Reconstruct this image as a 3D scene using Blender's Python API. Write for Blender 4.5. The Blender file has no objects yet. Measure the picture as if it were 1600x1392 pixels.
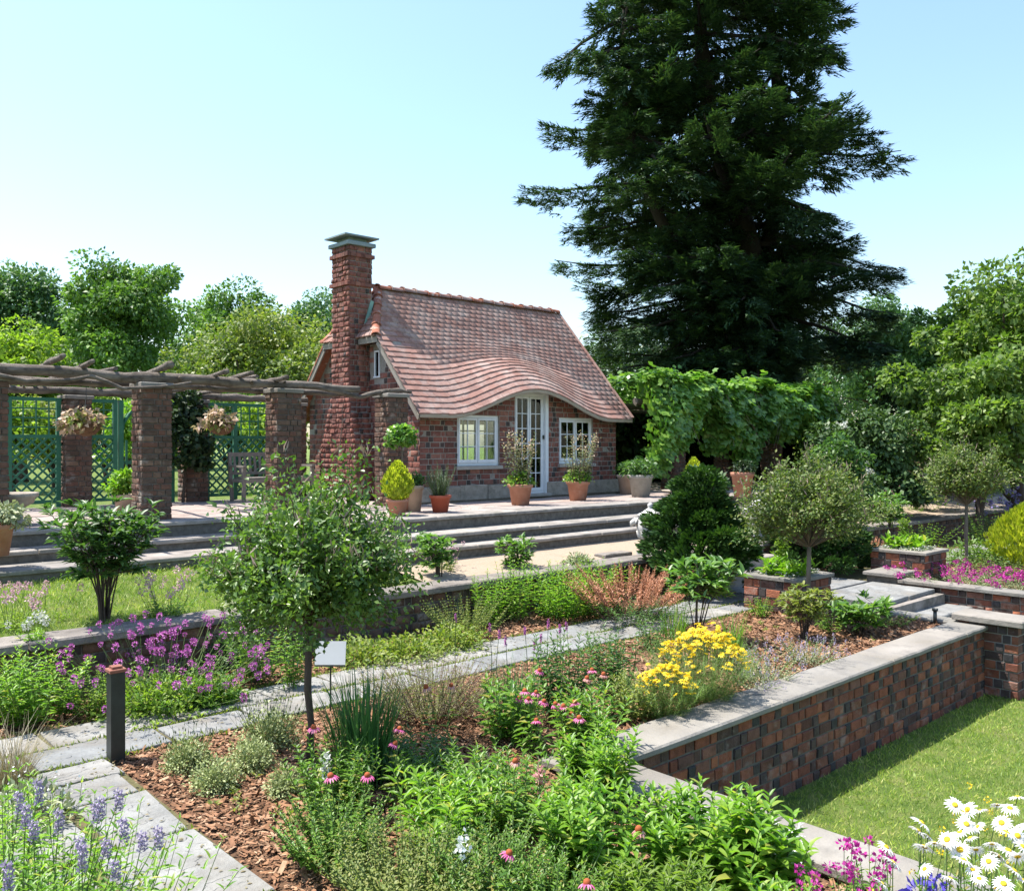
import bpy, math, random
import numpy as np
from mathutils import Vector, Matrix
rnd = random.Random(7)
ng = np.random.default_rng(11)
sc = bpy.context.scene
col = sc.collection
# ------------------------------------------------------------------ camera, sky, sun, exposure
CAMZ = 2.2
FPX, CX, CY = 1389.0, 800.0, 692.0
AZ = math.radians(47.58)
cA, sA = math.cos(AZ), math.sin(AZ)
cam_d = bpy.data.cameras.new('camera')
cam = bpy.data.objects.new('camera', cam_d)
col.objects.link(cam)
cam.location = (0, 0, CAMZ)
cam.rotation_euler = Vector((cA, sA, 0)).to_track_quat('-Z', 'Y').to_euler()
cam_d.sensor_width = 36.0
cam_d.lens = 36.0 * FPX / 1600.0
cam_d.shift_y = -4.0 / 1600.0
cam_d.clip_end = 2000
sc.camera = cam
SUN = Vector((-0.27, 0.36, 1.0)).normalized()
w = bpy.data.worlds.new('World')
sc.world = w
w.use_nodes = True
wn, wl = w.node_tree.nodes, w.node_tree.links
wn.clear()
sky = wn.new('ShaderNodeTexSky')
sky.sky_type = 'NISHITA'
sky.sun_disc = False
sky.sun_elevation = math.asin(SUN.z)
sky.sun_rotation = math.atan2(SUN.x, SUN.y)
sky.air_density = 1.35
sky.dust_density = 1.2
sky.ozone_density = 4.0
bg = wn.new('ShaderNodeBackground')
bg.inputs['Strength'].default_value = 0.135
wo = wn.new('ShaderNodeOutputWorld')
wl.new(sky.outputs[0], bg.inputs['Color'])
wl.new(bg.outputs[0], wo.inputs['Surface'])
sun_d = bpy.data.lights.new('sun', 'SUN')
sun_d.energy = 5.0
sun_d.angle = math.radians(0.53)
sun_d.color = (1.0, 0.95, 0.87)
sun_o = bpy.data.objects.new('sun', sun_d)
sun_o.rotation_euler = (-SUN).to_track_quat('-Z', 'Y').to_euler()
sun_o.location = (0, 0, 30)
col.objects.link(sun_o)
sc.view_settings.view_transform = 'Standard'
sc.view_settings.look = 'None'
sc.view_settings.exposure = 1.14
sc.view_settings.gamma = 1.0
sc.view_settings.use_curve_mapping = False
sc.render.engine = 'CYCLES'
sc.cycles.max_bounces = 8
sc.cycles.diffuse_bounces = 4
sc.cycles.transmission_bounces = 4
sc.cycles.transparent_max_bounces = 6
sc.cycles.use_denoising = True

# ------------------------------------------------------------------ placing helpers
def G(x, y, z=0.0):
    """garden position whose ground point at height z lies along a sight line (survey helper)"""
    d = FPX * (CAMZ - z) / (y - CY)
    r = (x - CX) / FPX * d
    return (cA * d + sA * r, sA * d - cA * r)
def dist(u, v):
    return u * cA + v * sA

# ------------------------------------------------------------------ materials
def new_mat(name):
    m = bpy.data.materials.new(name)
    m.use_nodes = True
    nt = m.node_tree
    nt.nodes.clear()
    out = nt.nodes.new('ShaderNodeOutputMaterial')
    return m, nt.nodes, nt.links, out
def ramp(nodes, links, src, cols, interp='LINEAR'):
    r = nodes.new('ShaderNodeValToRGB')
    r.color_ramp.interpolation = interp
    el = r.color_ramp.elements
    while len(el) < len(cols):
        el.new(0.5)
    for i, c in enumerate(cols):
        p = i / max(1, len(cols) - 1)
        if len(c) == 4:
            p = c[3]
        el[i].position = p
        el[i].color = (c[0], c[1], c[2], 1)
    links.new(src, r.inputs['Fac'])
    return r.outputs['Color']
def noise(nodes, links, scale, detail=5, rough=0.6, stretch=None):
    g = nodes.new('ShaderNodeNewGeometry')
    n = nodes.new('ShaderNodeTexNoise')
    n.inputs['Scale'].default_value = scale
    n.inputs['Detail'].default_value = detail
    n.inputs['Roughness'].default_value = rough
    if stretch:
        mp = nodes.new('ShaderNodeMapping')
        mp.inputs['Scale'].default_value = stretch
        links.new(g.outputs['Position'], mp.inputs['Vector'])
        links.new(mp.outputs[0], n.inputs['Vector'])
    else:
        links.new(g.outputs['Position'], n.inputs['Vector'])
    return n.outputs['Fac']
def mix(nodes, links, fac, a, b, mode='MIX'):
    m = nodes.new('ShaderNodeMix')
    m.data_type = 'RGBA'
    m.blend_type = mode
    for sock, val in ((m.inputs['Factor'], fac), (m.inputs['A'], a), (m.inputs['B'], b)):
        pass
    ins = [s for s in m.inputs if s.enabled]
    for s, val in zip((m.inputs[0], m.inputs[6], m.inputs[7]), (fac, a, b)):
        if hasattr(val, 'links'):
            links.new(val, s)
        elif isinstance(val, (int, float)):
            s.default_value = val
        else:
            s.default_value = (val[0], val[1], val[2], 1)
    return m.outputs[2]
def hard_mat(name, cols, rough=0.85, nscale=6.0, stain=None, stain_scale=2.0, stain_lo=0.5, stain_hi=0.62,
             bump=0.3, bump_scale=40.0, rand=None, rand_amt=1.0, spec=0.25, stretch=None, metallic=0.0, stain_max=0.8,
             bump_dist=0.01, ledge=False, shade=(0.62, 1.15)):
    m, N, L, out = new_mat(name)
    b = N.new('ShaderNodeBsdfPrincipled')
    b.inputs['Roughness'].default_value = rough
    b.inputs['Specular IOR Level'].default_value = spec
    b.inputs['Metallic'].default_value = metallic
    nz = noise(N, L, nscale, stretch=stretch)
    if rand == 'object':
        oi = N.new('ShaderNodeObjectInfo')
        rs = oi.outputs['Random']
    elif rand == 'island':
        g = N.new('ShaderNodeNewGeometry')
        rs = g.outputs['Random Per Island']
    else:
        rs = None
    if rs is not None:
        c = ramp(N, L, rs, cols)
        sh = ramp(N, L, nz, [(shade[0],) * 3 + (0.3,), (shade[1],) * 3 + (0.7,)])
        c = mix(N, L, 1.0, c, sh, 'MULTIPLY')
    else:
        c = ramp(N, L, nz, [tuple(k) + (0.3 + 0.4 * i / max(1, len(cols) - 1),) if len(k) == 3 else k for i, k in enumerate(cols)])
    if stain is not None:
        sn = noise(N, L, stain_scale, 7, 0.68)
        f = ramp(N, L, sn, [(0, 0, 0, stain_lo), (stain_max, stain_max, stain_max, stain_hi)])
        c = mix(N, L, f, c, stain)
    L.new(c, b.inputs['Base Color'])
    if bump > 0:
        bn = noise(N, L, bump_scale, 6, 0.65, stretch)
        bp = N.new('ShaderNodeBump')
        bp.inputs['Strength'].default_value = bump
        bp.inputs['Distance'].default_value = bump_dist
        L.new(bn, bp.inputs['Height'])
        L.new(bp.outputs[0], b.inputs['Normal'])
        if ledge:            # flaked, layered stone surface
            ln = noise(N, L, 1.7, 4, 0.55)
            st = ramp(N, L, ln, [(0, 0, 0, .38), (.3, .3, .3, .385), (.3, .3, .3, .46), (.6, .6, .6, .465), (.6, .6, .6, .54), (1, 1, 1, .545)])
            b2 = N.new('ShaderNodeBump')
            b2.inputs['Strength'].default_value = 0.9
            b2.inputs['Distance'].default_value = 0.02
            L.new(st, b2.inputs['Height'])
            L.new(b2.outputs[0], bp.inputs['Normal'])
    L.new(b.outputs[0], out.inputs['Surface'])
    return m
def leaf_mat(name, cols, trans=0.38, rough=0.5, tcol=None, spec=0.35, patch=0.0):
    """cols: colours over leaves at random; light passes through the blade"""
    m, N, L, out = new_mat(name)
    g = N.new('ShaderNodeNewGeometry')
    c = ramp(N, L, g.outputs['Random Per Island'], cols)
    if patch > 0:
        pn = noise(N, L, patch, 2)
        sh = ramp(N, L, pn, [(0.7, 0.75, 0.7, 0.35), (1.25, 1.2, 1.1, 0.65)])
        c = mix(N, L, 1.0, c, sh, 'MULTIPLY')
    b = N.new('ShaderNodeBsdfPrincipled')
    b.inputs['Roughness'].default_value = rough
    b.inputs['Specular IOR Level'].default_value = spec
    L.new(c, b.inputs['Base Color'])
    t = N.new('ShaderNodeBsdfTranslucent')
    tc = mix(N, L, 1.0, c, tcol or (1.35, 1.55, 0.55), 'MULTIPLY')
    L.new(tc, t.inputs['Color'])
    ms = N.new('ShaderNodeMixShader')
    ms.inputs[0].default_value = trans
    L.new(b.outputs[0], ms.inputs[1])
    L.new(t.outputs[0], ms.inputs[2])
    L.new(ms.outputs[0], out.inputs['Surface'])
    return m

BR = [(0.115, 0.052, 0.042), (0.195, 0.075, 0.057), (0.245, 0.096, 0.073), (0.165, 0.077, 0.064), (0.285, 0.13, 0.095)]
BRD = [(0.055, 0.045, 0.042), (0.085, 0.055, 0.048), (0.045, 0.045, 0.046)]
M = {}
LICH = (0.34, 0.33, 0.29)
M['brick'] = hard_mat('brick', BR, 0.85, 14, LICH, 5.0, 0.62, 0.72, 0.6, 60, 'object', stain_max=0.45)
M['brick_dark'] = hard_mat('brick_dark', BRD, 0.7, 14, LICH, 5.0, 0.62, 0.72, 0.6, 60, 'object', stain_max=0.45)
M['brick_i'] = hard_mat('brick_joined', BR, 0.85, 14, LICH, 5.0, 0.62, 0.72, 0.6, 60, 'island', stain_max=0.45)
M['brick_dark_i'] = hard_mat('brick_dark_joined', BRD, 0.7, 14, LICH, 5.0, 0.62, 0.72, 0.6, 60, 'island', stain_max=0.45)
BP = [(0.085, 0.055, 0.041), (0.13, 0.074, 0.053), (0.15, 0.072, 0.05), (0.10, 0.07, 0.054), (0.19, 0.115, 0.077)]
BW_ = [(0.095, 0.042, 0.032), (0.26, 0.085, 0.047), (0.16, 0.062, 0.043), (0.32, 0.115, 0.06), (0.065, 0.045, 0.04), (0.22, 0.10, 0.07)]
M['brick_wall'] = hard_mat('brick_wall', BW_, 0.85, 11, LICH, 3.0, 0.55, 0.7, 0.8, 45, 'object', stain_max=0.5, bump_dist=0.015)
M['brick_wall_i'] = hard_mat('brick_wall_joined', BW_, 0.85, 11, LICH, 3.0, 0.55, 0.7, 0.8, 45, 'island', stain_max=0.5, bump_dist=0.015)
M['brick_brown'] = hard_mat('brick_brown', BP, 0.88, 12, LICH, 4.0, 0.56, 0.7, 0.7, 50, 'object', stain_max=0.6)
M['brick_brown_i'] = hard_mat('brick_brown_joined', BP, 0.88, 12, LICH, 4.0, 0.56, 0.7, 0.7, 50, 'island', stain_max=0.6)
M['mortar'] = hard_mat('mortar', [(0.20, 0.18, 0.155), (0.30, 0.27, 0.235)], 0.95, 20, bump=0.5)
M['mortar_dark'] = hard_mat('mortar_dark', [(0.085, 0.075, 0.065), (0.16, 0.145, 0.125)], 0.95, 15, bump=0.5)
M['tile'] = hard_mat('roof_tile', [(0.25, 0.135, 0.108), (0.285, 0.155, 0.125), (0.24, 0.14, 0.118), (0.31, 0.185, 0.152), (0.27, 0.16, 0.135)],
                     0.88, 9, (0.45, 0.40, 0.36), 2.2, 0.47, 0.70, 0.5, 70, 'object', stain_max=0.5, shade=(.86, 1.08))
M['tile_i'] = hard_mat('roof_tile_joined', [(0.25, 0.135, 0.108), (0.285, 0.155, 0.125), (0.24, 0.14, 0.118), (0.31, 0.185, 0.152), (0.27, 0.16, 0.135)],
                       0.88, 9, (0.45, 0.40, 0.36), 2.2, 0.47, 0.70, 0.5, 70, 'island', stain_max=0.5, shade=(.86, 1.08))
M['tile_red'] = hard_mat('hip_tile', [(0.24, 0.085, 0.05), (0.34, 0.13, 0.08)], 0.85, 9, (0.5, 0.46, 0.4), 6, 0.55, 0.66, 0.4, 60)
M['flag'] = hard_mat('flagstone', [(0.216, 0.22, 0.216), (0.262, 0.259, 0.243), (0.191, 0.197, 0.197), (0.289, 0.276, 0.253)], 0.8, 3.5,
                     (0.16, 0.135, 0.105), 1.8, 0.47, 0.68, 0.75, 5, 'object', stain_max=0.6, bump_dist=0.05, ledge=True)
M['cap'] = hard_mat('cap_stone', [(0.227, 0.21, 0.188), (0.276, 0.251, 0.222), (0.2, 0.193, 0.176), (0.301, 0.276, 0.242)], 0.85, 4,
                    (0.13, 0.115, 0.09), 2.0, 0.46, 0.66, 0.7, 9, 'object', stain_max=0.7, bump_dist=0.025)
M['capdark'] = hard_mat('weathered_cap_stone', [(0.16, 0.14, 0.12), (0.22, 0.195, 0.17), (0.185, 0.165, 0.15)], 0.9, 4,
                        (0.32, 0.29, 0.25), 3.0, 0.52, 0.66, 0.9, 9, 'object', stain_max=0.6, bump_dist=0.03)
M['terrace'] = hard_mat('terrace_slab', [(0.301, 0.238, 0.206), (0.349, 0.277, 0.245), (0.27, 0.23, 0.21), (0.332, 0.293, 0.262)], 0.85, 3,
                        (0.22, 0.185, 0.16), 2.2, 0.5, 0.7, 0.4, 14, 'object', stain_max=0.5)
M['step'] = hard_mat('step_stone', [(0.264, 0.233, 0.207), (0.317, 0.286, 0.255), (0.238, 0.22, 0.202)], 0.88, 3.5, (0.085, 0.085, 0.065), 3, 0.5, 0.66, 0.6, 20,
                     'object', stain_max=0.7)
M['soil'] = hard_mat('soil', [(0.075, 0.045, 0.028), (0.15, 0.085, 0.05), (0.21, 0.12, 0.07)], 1.0, 30, bump=1.0, bump_scale=50, bump_dist=0.03)
M['joint'] = hard_mat('joint_soil', [(0.075, 0.06, 0.035), (0.10, 0.095, 0.04), (0.14, 0.10, 0.06)], 1.0, 25, bump=1.0, bump_scale=60)
M['chip'] = hard_mat('wood_chip', [(0.117, 0.056, 0.031), (0.243, 0.122, 0.063), (0.342, 0.184, 0.104), (0.189, 0.09, 0.05), (0.45, 0.297, 0.189)], 0.9, 30, bump=0.0, rand='island')
M['gravel'] = hard_mat('gravel', [(0.24, 0.188, 0.135), (0.345, 0.27, 0.199), (0.285, 0.232, 0.18)], 0.95, 60, (0.22, 0.17, 0.11), 2.0, 0.52, 0.7, 0.8, 120, stain_max=0.4)
M['turf'] = hard_mat('turf', [(0.07, 0.12, 0.022), (0.12, 0.175, 0.035), (0.19, 0.21, 0.065)], 0.95, 5, (0.19, 0.165, 0.075), 1.6, 0.54, 0.72, 1.0, 50, stain_max=0.5, bump_dist=0.04)
M['bark'] = hard_mat('bark', [(0.05, 0.036, 0.026), (0.095, 0.072, 0.054)], 0.95, 8, bump=1.0, bump_scale=25, stretch=(1, 1, 0.25))
M['bark_dark'] = hard_mat('bark_dark', [(0.022, 0.017, 0.014), (0.045, 0.036, 0.03)], 0.95, 8, bump=1.0, bump_scale=20, stretch=(1, 1, 0.25))
M['bark_grey'] = hard_mat('bark_grey', [(0.12, 0.095, 0.075), (0.20, 0.165, 0.13)], 0.95, 12, bump=1.0, bump_scale=25, stretch=(1, 1, 0.3))
M['log'] = hard_mat('weathered_log', [(0.085, 0.068, 0.055), (0.16, 0.132, 0.108), (0.25, 0.215, 0.18)], 0.92, 7, (0.06, 0.047, 0.037), 5, 0.5, 0.66, 1.0, 30,
                    stretch=(0.35, 2.2, 2.2), bump_dist=0.03)
M['green_wood'] = hard_mat('green_paint', [(0.022, 0.115, 0.062), (0.03, 0.15, 0.083)], 0.55, 5, bump=0.15, spec=0.4)
M['grey_wood'] = hard_mat('teak', [(0.155, 0.135, 0.12), (0.23, 0.205, 0.18)], 0.85, 12, bump=0.5, bump_scale=40)
M['white_paint'] = hard_mat('white_paint', [(0.60, 0.63, 0.66), (0.72, 0.74, 0.76)], 0.5, 6, bump=0.1, spec=0.4)
M['stone_white'] = hard_mat('cast_stone', [(0.38, 0.37, 0.35), (0.56, 0.55, 0.53)], 0.85, 10, (0.2, 0.2, 0.185), 8, 0.52, 0.66, 0.6, 50, stain_max=0.6)
M['stone_old'] = hard_mat('old_stone', [(0.26, 0.225, 0.185), (0.38, 0.335, 0.28)], 0.9, 9, (0.14, 0.13, 0.1), 6, 0.5, 0.66, 0.8, 30, stain_max=0.6)
M['concrete'] = hard_mat('sill_stone', [(0.30, 0.275, 0.24), (0.37, 0.34, 0.30)], 0.9, 8, bump=0.4)
M['terracotta'] = hard_mat('terracotta', [(0.36, 0.165, 0.105), (0.45, 0.22, 0.15)], 0.85, 7, (0.52, 0.4, 0.33), 5, 0.55, 0.72, 0.3, 50, stain_max=0.5)
M['terracotta_red'] = hard_mat('terracotta_red', [(0.34, 0.075, 0.04), (0.42, 0.105, 0.06)], 0.75, 7, bump=0.2)
M['clay_pale'] = hard_mat('clay_pale', [(0.40, 0.29, 0.22), (0.48, 0.36, 0.285)], 0.9, 7, (0.25, 0.22, 0.17), 5, 0.52, 0.7, 0.3, 40, stain_max=0.5)
M['clay_grey'] = hard_mat('clay_grey', [(0.30, 0.28, 0.25), (0.38, 0.36, 0.325)], 0.9, 7, (0.2, 0.2, 0.15), 5, 0.52, 0.7, 0.3, 40, stain_max=0.5)
M['black_metal'] = hard_mat('black_paint', [(0.012, 0.016, 0.015), (0.025, 0.032, 0.03)], 0.45, 10, bump=0.1, spec=0.5)
M['rust'] = hard_mat('rust_red', [(0.20, 0.075, 0.05), (0.27, 0.12, 0.085)], 0.7, 14, bump=0.3)
M['copper'] = hard_mat('copper_patina', [(0.16, 0.30, 0.255), (0.22, 0.36, 0.31)], 0.7, 9, bump=0.1)
M['slab_blue'] = hard_mat('chimney_slab', [(0.17, 0.22, 0.235), (0.23, 0.275, 0.285)], 0.85, 6, bump=0.3)
M['plank_dark'] = hard_mat('eave_board', [(0.20, 0.18, 0.155), (0.27, 0.245, 0.21)], 0.85, 9, bump=0.2)
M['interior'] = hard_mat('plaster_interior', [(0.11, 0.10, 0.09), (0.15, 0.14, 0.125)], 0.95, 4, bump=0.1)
M['sign'] = hard_mat('sign_enamel', [(0.592, 0.6, 0.608), (0.64, 0.648, 0.656)], 0.45, 3, bump=0.02, spec=0.4)
M['stem'] = hard_mat('green_stem', [(0.07, 0.12, 0.03), (0.12, 0.17, 0.05)], 0.7, 8, bump=0.0)
M['stem_brown'] = hard_mat('brown_stem', [(0.085, 0.05, 0.035), (0.15, 0.09, 0.065)], 0.8, 8, bump=0.0)
M['needle'] = leaf_mat('needle', [(0.018, 0.046, 0.026), (0.034, 0.078, 0.038), (0.085, 0.145, 0.052)], 0.15, 0.6, patch=0.35)
LV = {}
GAIN = {'tree': 1.8, 'tree_blue': 1.75, 'tree_warm': 1.5, 'tree_dark': 1.6, 'vine': 1.65, 'lilac': 1.6, 'lilac_tan': 1.35, 'lime': 1.2, 'perennial': 1.3, 'deep': 1.3, 'bright': 1.12,
        'peony': 1.35, 'iris': 1.25, 'sage': 1.2, 'olive': 1.2, 'cover': 1.2, 'gold': 1.6, 'hinoki': 1.25, 'grass': 1.75, 'ferny': 1.2}
def lv(k, cols, **kw):
    g = GAIN.get(k, 1.0)
    cols = [tuple(min(.85, x * g) for x in c[:3]) + tuple(c[3:]) for c in cols]
    LV[k] = leaf_mat('leaf_' + k, cols, **kw)
lv('tree', [(0.030, 0.068, 0.018), (0.055, 0.11, 0.026), (0.09, 0.15, 0.035)], trans=0.3, patch=0.25)
lv('tree_blue', [(0.028, 0.068, 0.030), (0.05, 0.10, 0.042), (0.085, 0.14, 0.055)], trans=0.25, patch=0.25)
lv('tree_warm', [(0.06, 0.10, 0.025), (0.11, 0.15, 0.035), (0.17, 0.185, 0.06)], trans=0.35, patch=0.3)
lv('tree_dark', [(0.018, 0.042, 0.014), (0.032, 0.065, 0.02), (0.055, 0.09, 0.03)], trans=0.2, patch=0.4)
lv('lime', [(0.09, 0.165, 0.02), (0.15, 0.23, 0.03), (0.22, 0.29, 0.06)], trans=0.45, patch=0.8)
lv('vine', [(0.04, 0.10, 0.022), (0.075, 0.15, 0.03), (0.14, 0.22, 0.05)], trans=0.38, rough=0.38, spec=0.55, patch=0.8)
lv('lilac', [(0.035, 0.075, 0.018), (0.065, 0.12, 0.026), (0.105, 0.16, 0.04)], trans=0.35, rough=0.4, spec=0.5, patch=2.5)
lv('lilac_tan', [(0.055, 0.09, 0.026), (0.09, 0.135, 0.036), (0.145, 0.16, 0.06)], trans=0.3, patch=2.5)
lv('twig_pink', [(0.22, 0.155, 0.12), (0.30, 0.23, 0.19)], trans=0.2, tcol=(1, 1, 0.9))
lv('hinoki', [(0.018, 0.05, 0.012), (0.03, 0.075, 0.016), (0.055, 0.11, 0.025)], trans=0.15, rough=0.55, patch=3)
lv('gold', [(0.13, 0.18, 0.015), (0.27, 0.32, 0.025), (0.40, 0.42, 0.055)], trans=0.45, tcol=(1.2, 1.25, 0.5))
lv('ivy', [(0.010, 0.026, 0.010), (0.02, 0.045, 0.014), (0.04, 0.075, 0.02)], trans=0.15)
lv('perennial', [(0.045, 0.11, 0.018, 0), (0.085, 0.17, 0.022, .45), (0.135, 0.225, 0.04, .9), (0.24, 0.22, 0.06, .97)], trans=0.42, rough=0.42, spec=0.45)
lv('bright', [(0.07, 0.17, 0.018, 0), (0.14, 0.265, 0.026, .5), (0.20, 0.32, 0.045, .92), (0.32, 0.33, 0.08, .98)], trans=0.45, rough=0.42, spec=0.45)
lv('deep', [(0.03, 0.075, 0.022), (0.055, 0.115, 0.03), (0.085, 0.15, 0.045)], trans=0.35, rough=0.42, spec=0.45)
lv('peony', [(0.045, 0.105, 0.025), (0.08, 0.16, 0.035), (0.14, 0.22, 0.07)], trans=0.4, rough=0.38, spec=0.5)
lv('iris', [(0.028, 0.085, 0.025), (0.045, 0.12, 0.035), (0.08, 0.16, 0.055)], trans=0.35, rough=0.4, spec=0.5)
lv('sage', [(0.15, 0.185, 0.10), (0.235, 0.27, 0.145), (0.33, 0.35, 0.21)], trans=0.2, tcol=(1, 1.1, 0.7))
lv('thyme', [(0.20, 0.25, 0.09), (0.31, 0.36, 0.15), (0.42, 0.46, 0.24)], trans=0.2, tcol=(1, 1.1, 0.7))
lv('fresh', [(0.065, 0.125, 0.028), (0.115, 0.195, 0.04), (0.19, 0.26, 0.075)], trans=0.4, patch=0.5)
lv('silver', [(0.45, 0.48, 0.47), (0.62, 0.64, 0.62), (0.7, 0.72, 0.71)], trans=0.15, tcol=(1, 1, 1))
lv('dry', [(0.16, 0.14, 0.075), (0.24, 0.20, 0.12), (0.30, 0.275, 0.16)], trans=0.25, tcol=(1, 1, 0.8))
lv('olive', [(0.10, 0.14, 0.035), (0.16, 0.195, 0.05), (0.22, 0.225, 0.075)], trans=0.38)
lv('cover', [(0.085, 0.135, 0.022), (0.16, 0.215, 0.035), (0.24, 0.255, 0.07)], trans=0.38)
lv('rosemary', [(0.045, 0.075, 0.04), (0.085, 0.125, 0.075), (0.14, 0.175, 0.11)], trans=0.15)
lv('begonia', [(0.30, 0.24, 0.12), (0.50, 0.36, 0.24), (0.62, 0.45, 0.36), (0.24, 0.27, 0.09)], trans=0.3, tcol=(1, 1, 0.8))
lv('variegated', [(0.10, 0.14, 0.07), (0.18, 0.22, 0.11), (0.42, 0.40, 0.25)], trans=0.3, tcol=(1, 1.1, 0.7))
lv('ferny', [(0.06, 0.12, 0.025), (0.10, 0.17, 0.035), (0.15, 0.22, 0.06)], trans=0.3)
lv('grass', [(0.07, 0.13, 0.018), (0.12, 0.185, 0.026), (0.18, 0.225, 0.045), (0.27, 0.255, 0.10)], trans=0.3, patch=1.2)
lv('purple', [(0.34, 0.06, 0.30), (0.50, 0.13, 0.42), (0.62, 0.26, 0.54)], trans=0.3, tcol=(1, 1, 1))
lv('magenta', [(0.30, 0.01, 0.17), (0.46, 0.025, 0.27), (0.56, 0.08, 0.36)], trans=0.3, tcol=(1, 1, 1))
lv('violet', [(0.16, 0.13, 0.36), (0.25, 0.21, 0.47), (0.36, 0.32, 0.55)], trans=0.3, tcol=(1, 1, 1))
lv('mauve', [(0.27, 0.22, 0.36), (0.36, 0.31, 0.44), (0.46, 0.41, 0.50)], trans=0.3, tcol=(1, 1, 1))
lv('pinkpale', [(0.50, 0.27, 0.33), (0.62, 0.40, 0.44), (0.7, 0.52, 0.52)], trans=0.3, tcol=(1, 1, 1))
lv('pink', [(0.55, 0.08, 0.27), (0.66, 0.16, 0.36), (0.72, 0.28, 0.44)], trans=0.35, tcol=(1.1, 0.9, 1))
lv('pinkold', [(0.52, 0.22, 0.22), (0.60, 0.30, 0.28), (0.62, 0.38, 0.33)], trans=0.3, tcol=(1, 0.9, 0.9))
lv('cone', [(0.16, 0.028, 0.012), (0.28, 0.06, 0.018), (0.36, 0.11, 0.02)], trans=0.0, rough=0.8)
lv('white', [(0.78, 0.79, 0.77), (0.84, 0.85, 0.83)], trans=0.25, tcol=(1, 1, 1))
lv('yolk', [(0.55, 0.36, 0.01), (0.62, 0.43, 0.02)], trans=0.0, rough=0.8)
lv('yellow', [(0.62, 0.40, 0.005), (0.74, 0.52, 0.01), (0.80, 0.6, 0.03)], trans=0.3, tcol=(1, 1, 0.6))
lv('astilbe', [(0.36, 0.15, 0.085), (0.46, 0.22, 0.125), (0.55, 0.30, 0.19)], trans=0.25, tcol=(1, 1, 0.9))
lv('blue', [(0.10, 0.07, 0.42), (0.16, 0.13, 0.55)], trans=0.3, tcol=(1, 1, 1))
lv('whitish', [(0.5, 0.52, 0.45), (0.62, 0.63, 0.57)], trans=0.3, tcol=(1, 1, 0.9))

# glass: mostly clear with a sharp sky reflection
def glass_mat():
    m, N, L, out = new_mat('window_glass')
    t = N.new('ShaderNodeBsdfTransparent'); t.inputs[0].default_value = (0.82, 0.88, 0.88, 1)
    g = N.new('ShaderNodeBsdfGlossy'); g.inputs['Roughness'].default_value = 0.03
    f = N.new('ShaderNodeFresnel'); f.inputs['IOR'].default_value = 1.5
    s = N.new('ShaderNodeMixShader')
    L.new(f.outputs[0], s.inputs[0]); L.new(t.outputs[0], s.inputs[1]); L.new(g.outputs[0], s.inputs[2])
    L.new(s.outputs[0], out.inputs['Surface'])
    return m
M['glass'] = glass_mat()

# ------------------------------------------------------------------ object helpers
def link(o, parent=None):
    col.objects.link(o)
    if parent is not None:
        o.parent = parent
        o.matrix_parent_inverse = parent.matrix_basis.inverted()
    return o
def tag(o, label, cat, group=None, kind=None):
    o['label'] = label
    if cat:
        o['category'] = cat
    if group:
        o['group'] = group
    if kind:
        o['kind'] = kind
    return o
def thing(name, label, cat, loc, group=None):
    o = bpy.data.objects.new(name, None)
    o.empty_display_size = 0.1
    o.location = loc
    link(o)
    return tag(o, label, cat, group)
def np_mesh(name, V, F, smooth=False, mats=None, mi=None):
    """V (n,3); F (m,k) array or list of face tuples"""
    me = bpy.data.meshes.new(name)
    if isinstance(F, np.ndarray):
        k = F.shape[1]
        me.vertices.add(len(V)); me.vertices.foreach_set('co', np.asarray(V, np.float32).ravel())
        me.loops.add(F.size); me.loops.foreach_set('vertex_index', F.astype(np.int32).ravel())
        me.polygons.add(len(F)); me.polygons.foreach_set('loop_start', np.arange(0, F.size, k, dtype=np.int32))
        me.update(calc_edges=True)
    else:
        me.from_pydata([tuple(v) for v in V], [], F)
    if mats:
        for m in mats:
            me.materials.append(m)
    if mi is not None:
        me.polygons.foreach_set('material_index', np.asarray(mi, np.int32))
    if smooth:
        me.polygons.foreach_set('use_smooth', np.ones(len(me.polygons), bool))
    return me
def add(name, me, parent=None):
    return link(bpy.data.objects.new(name, me), parent)

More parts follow.
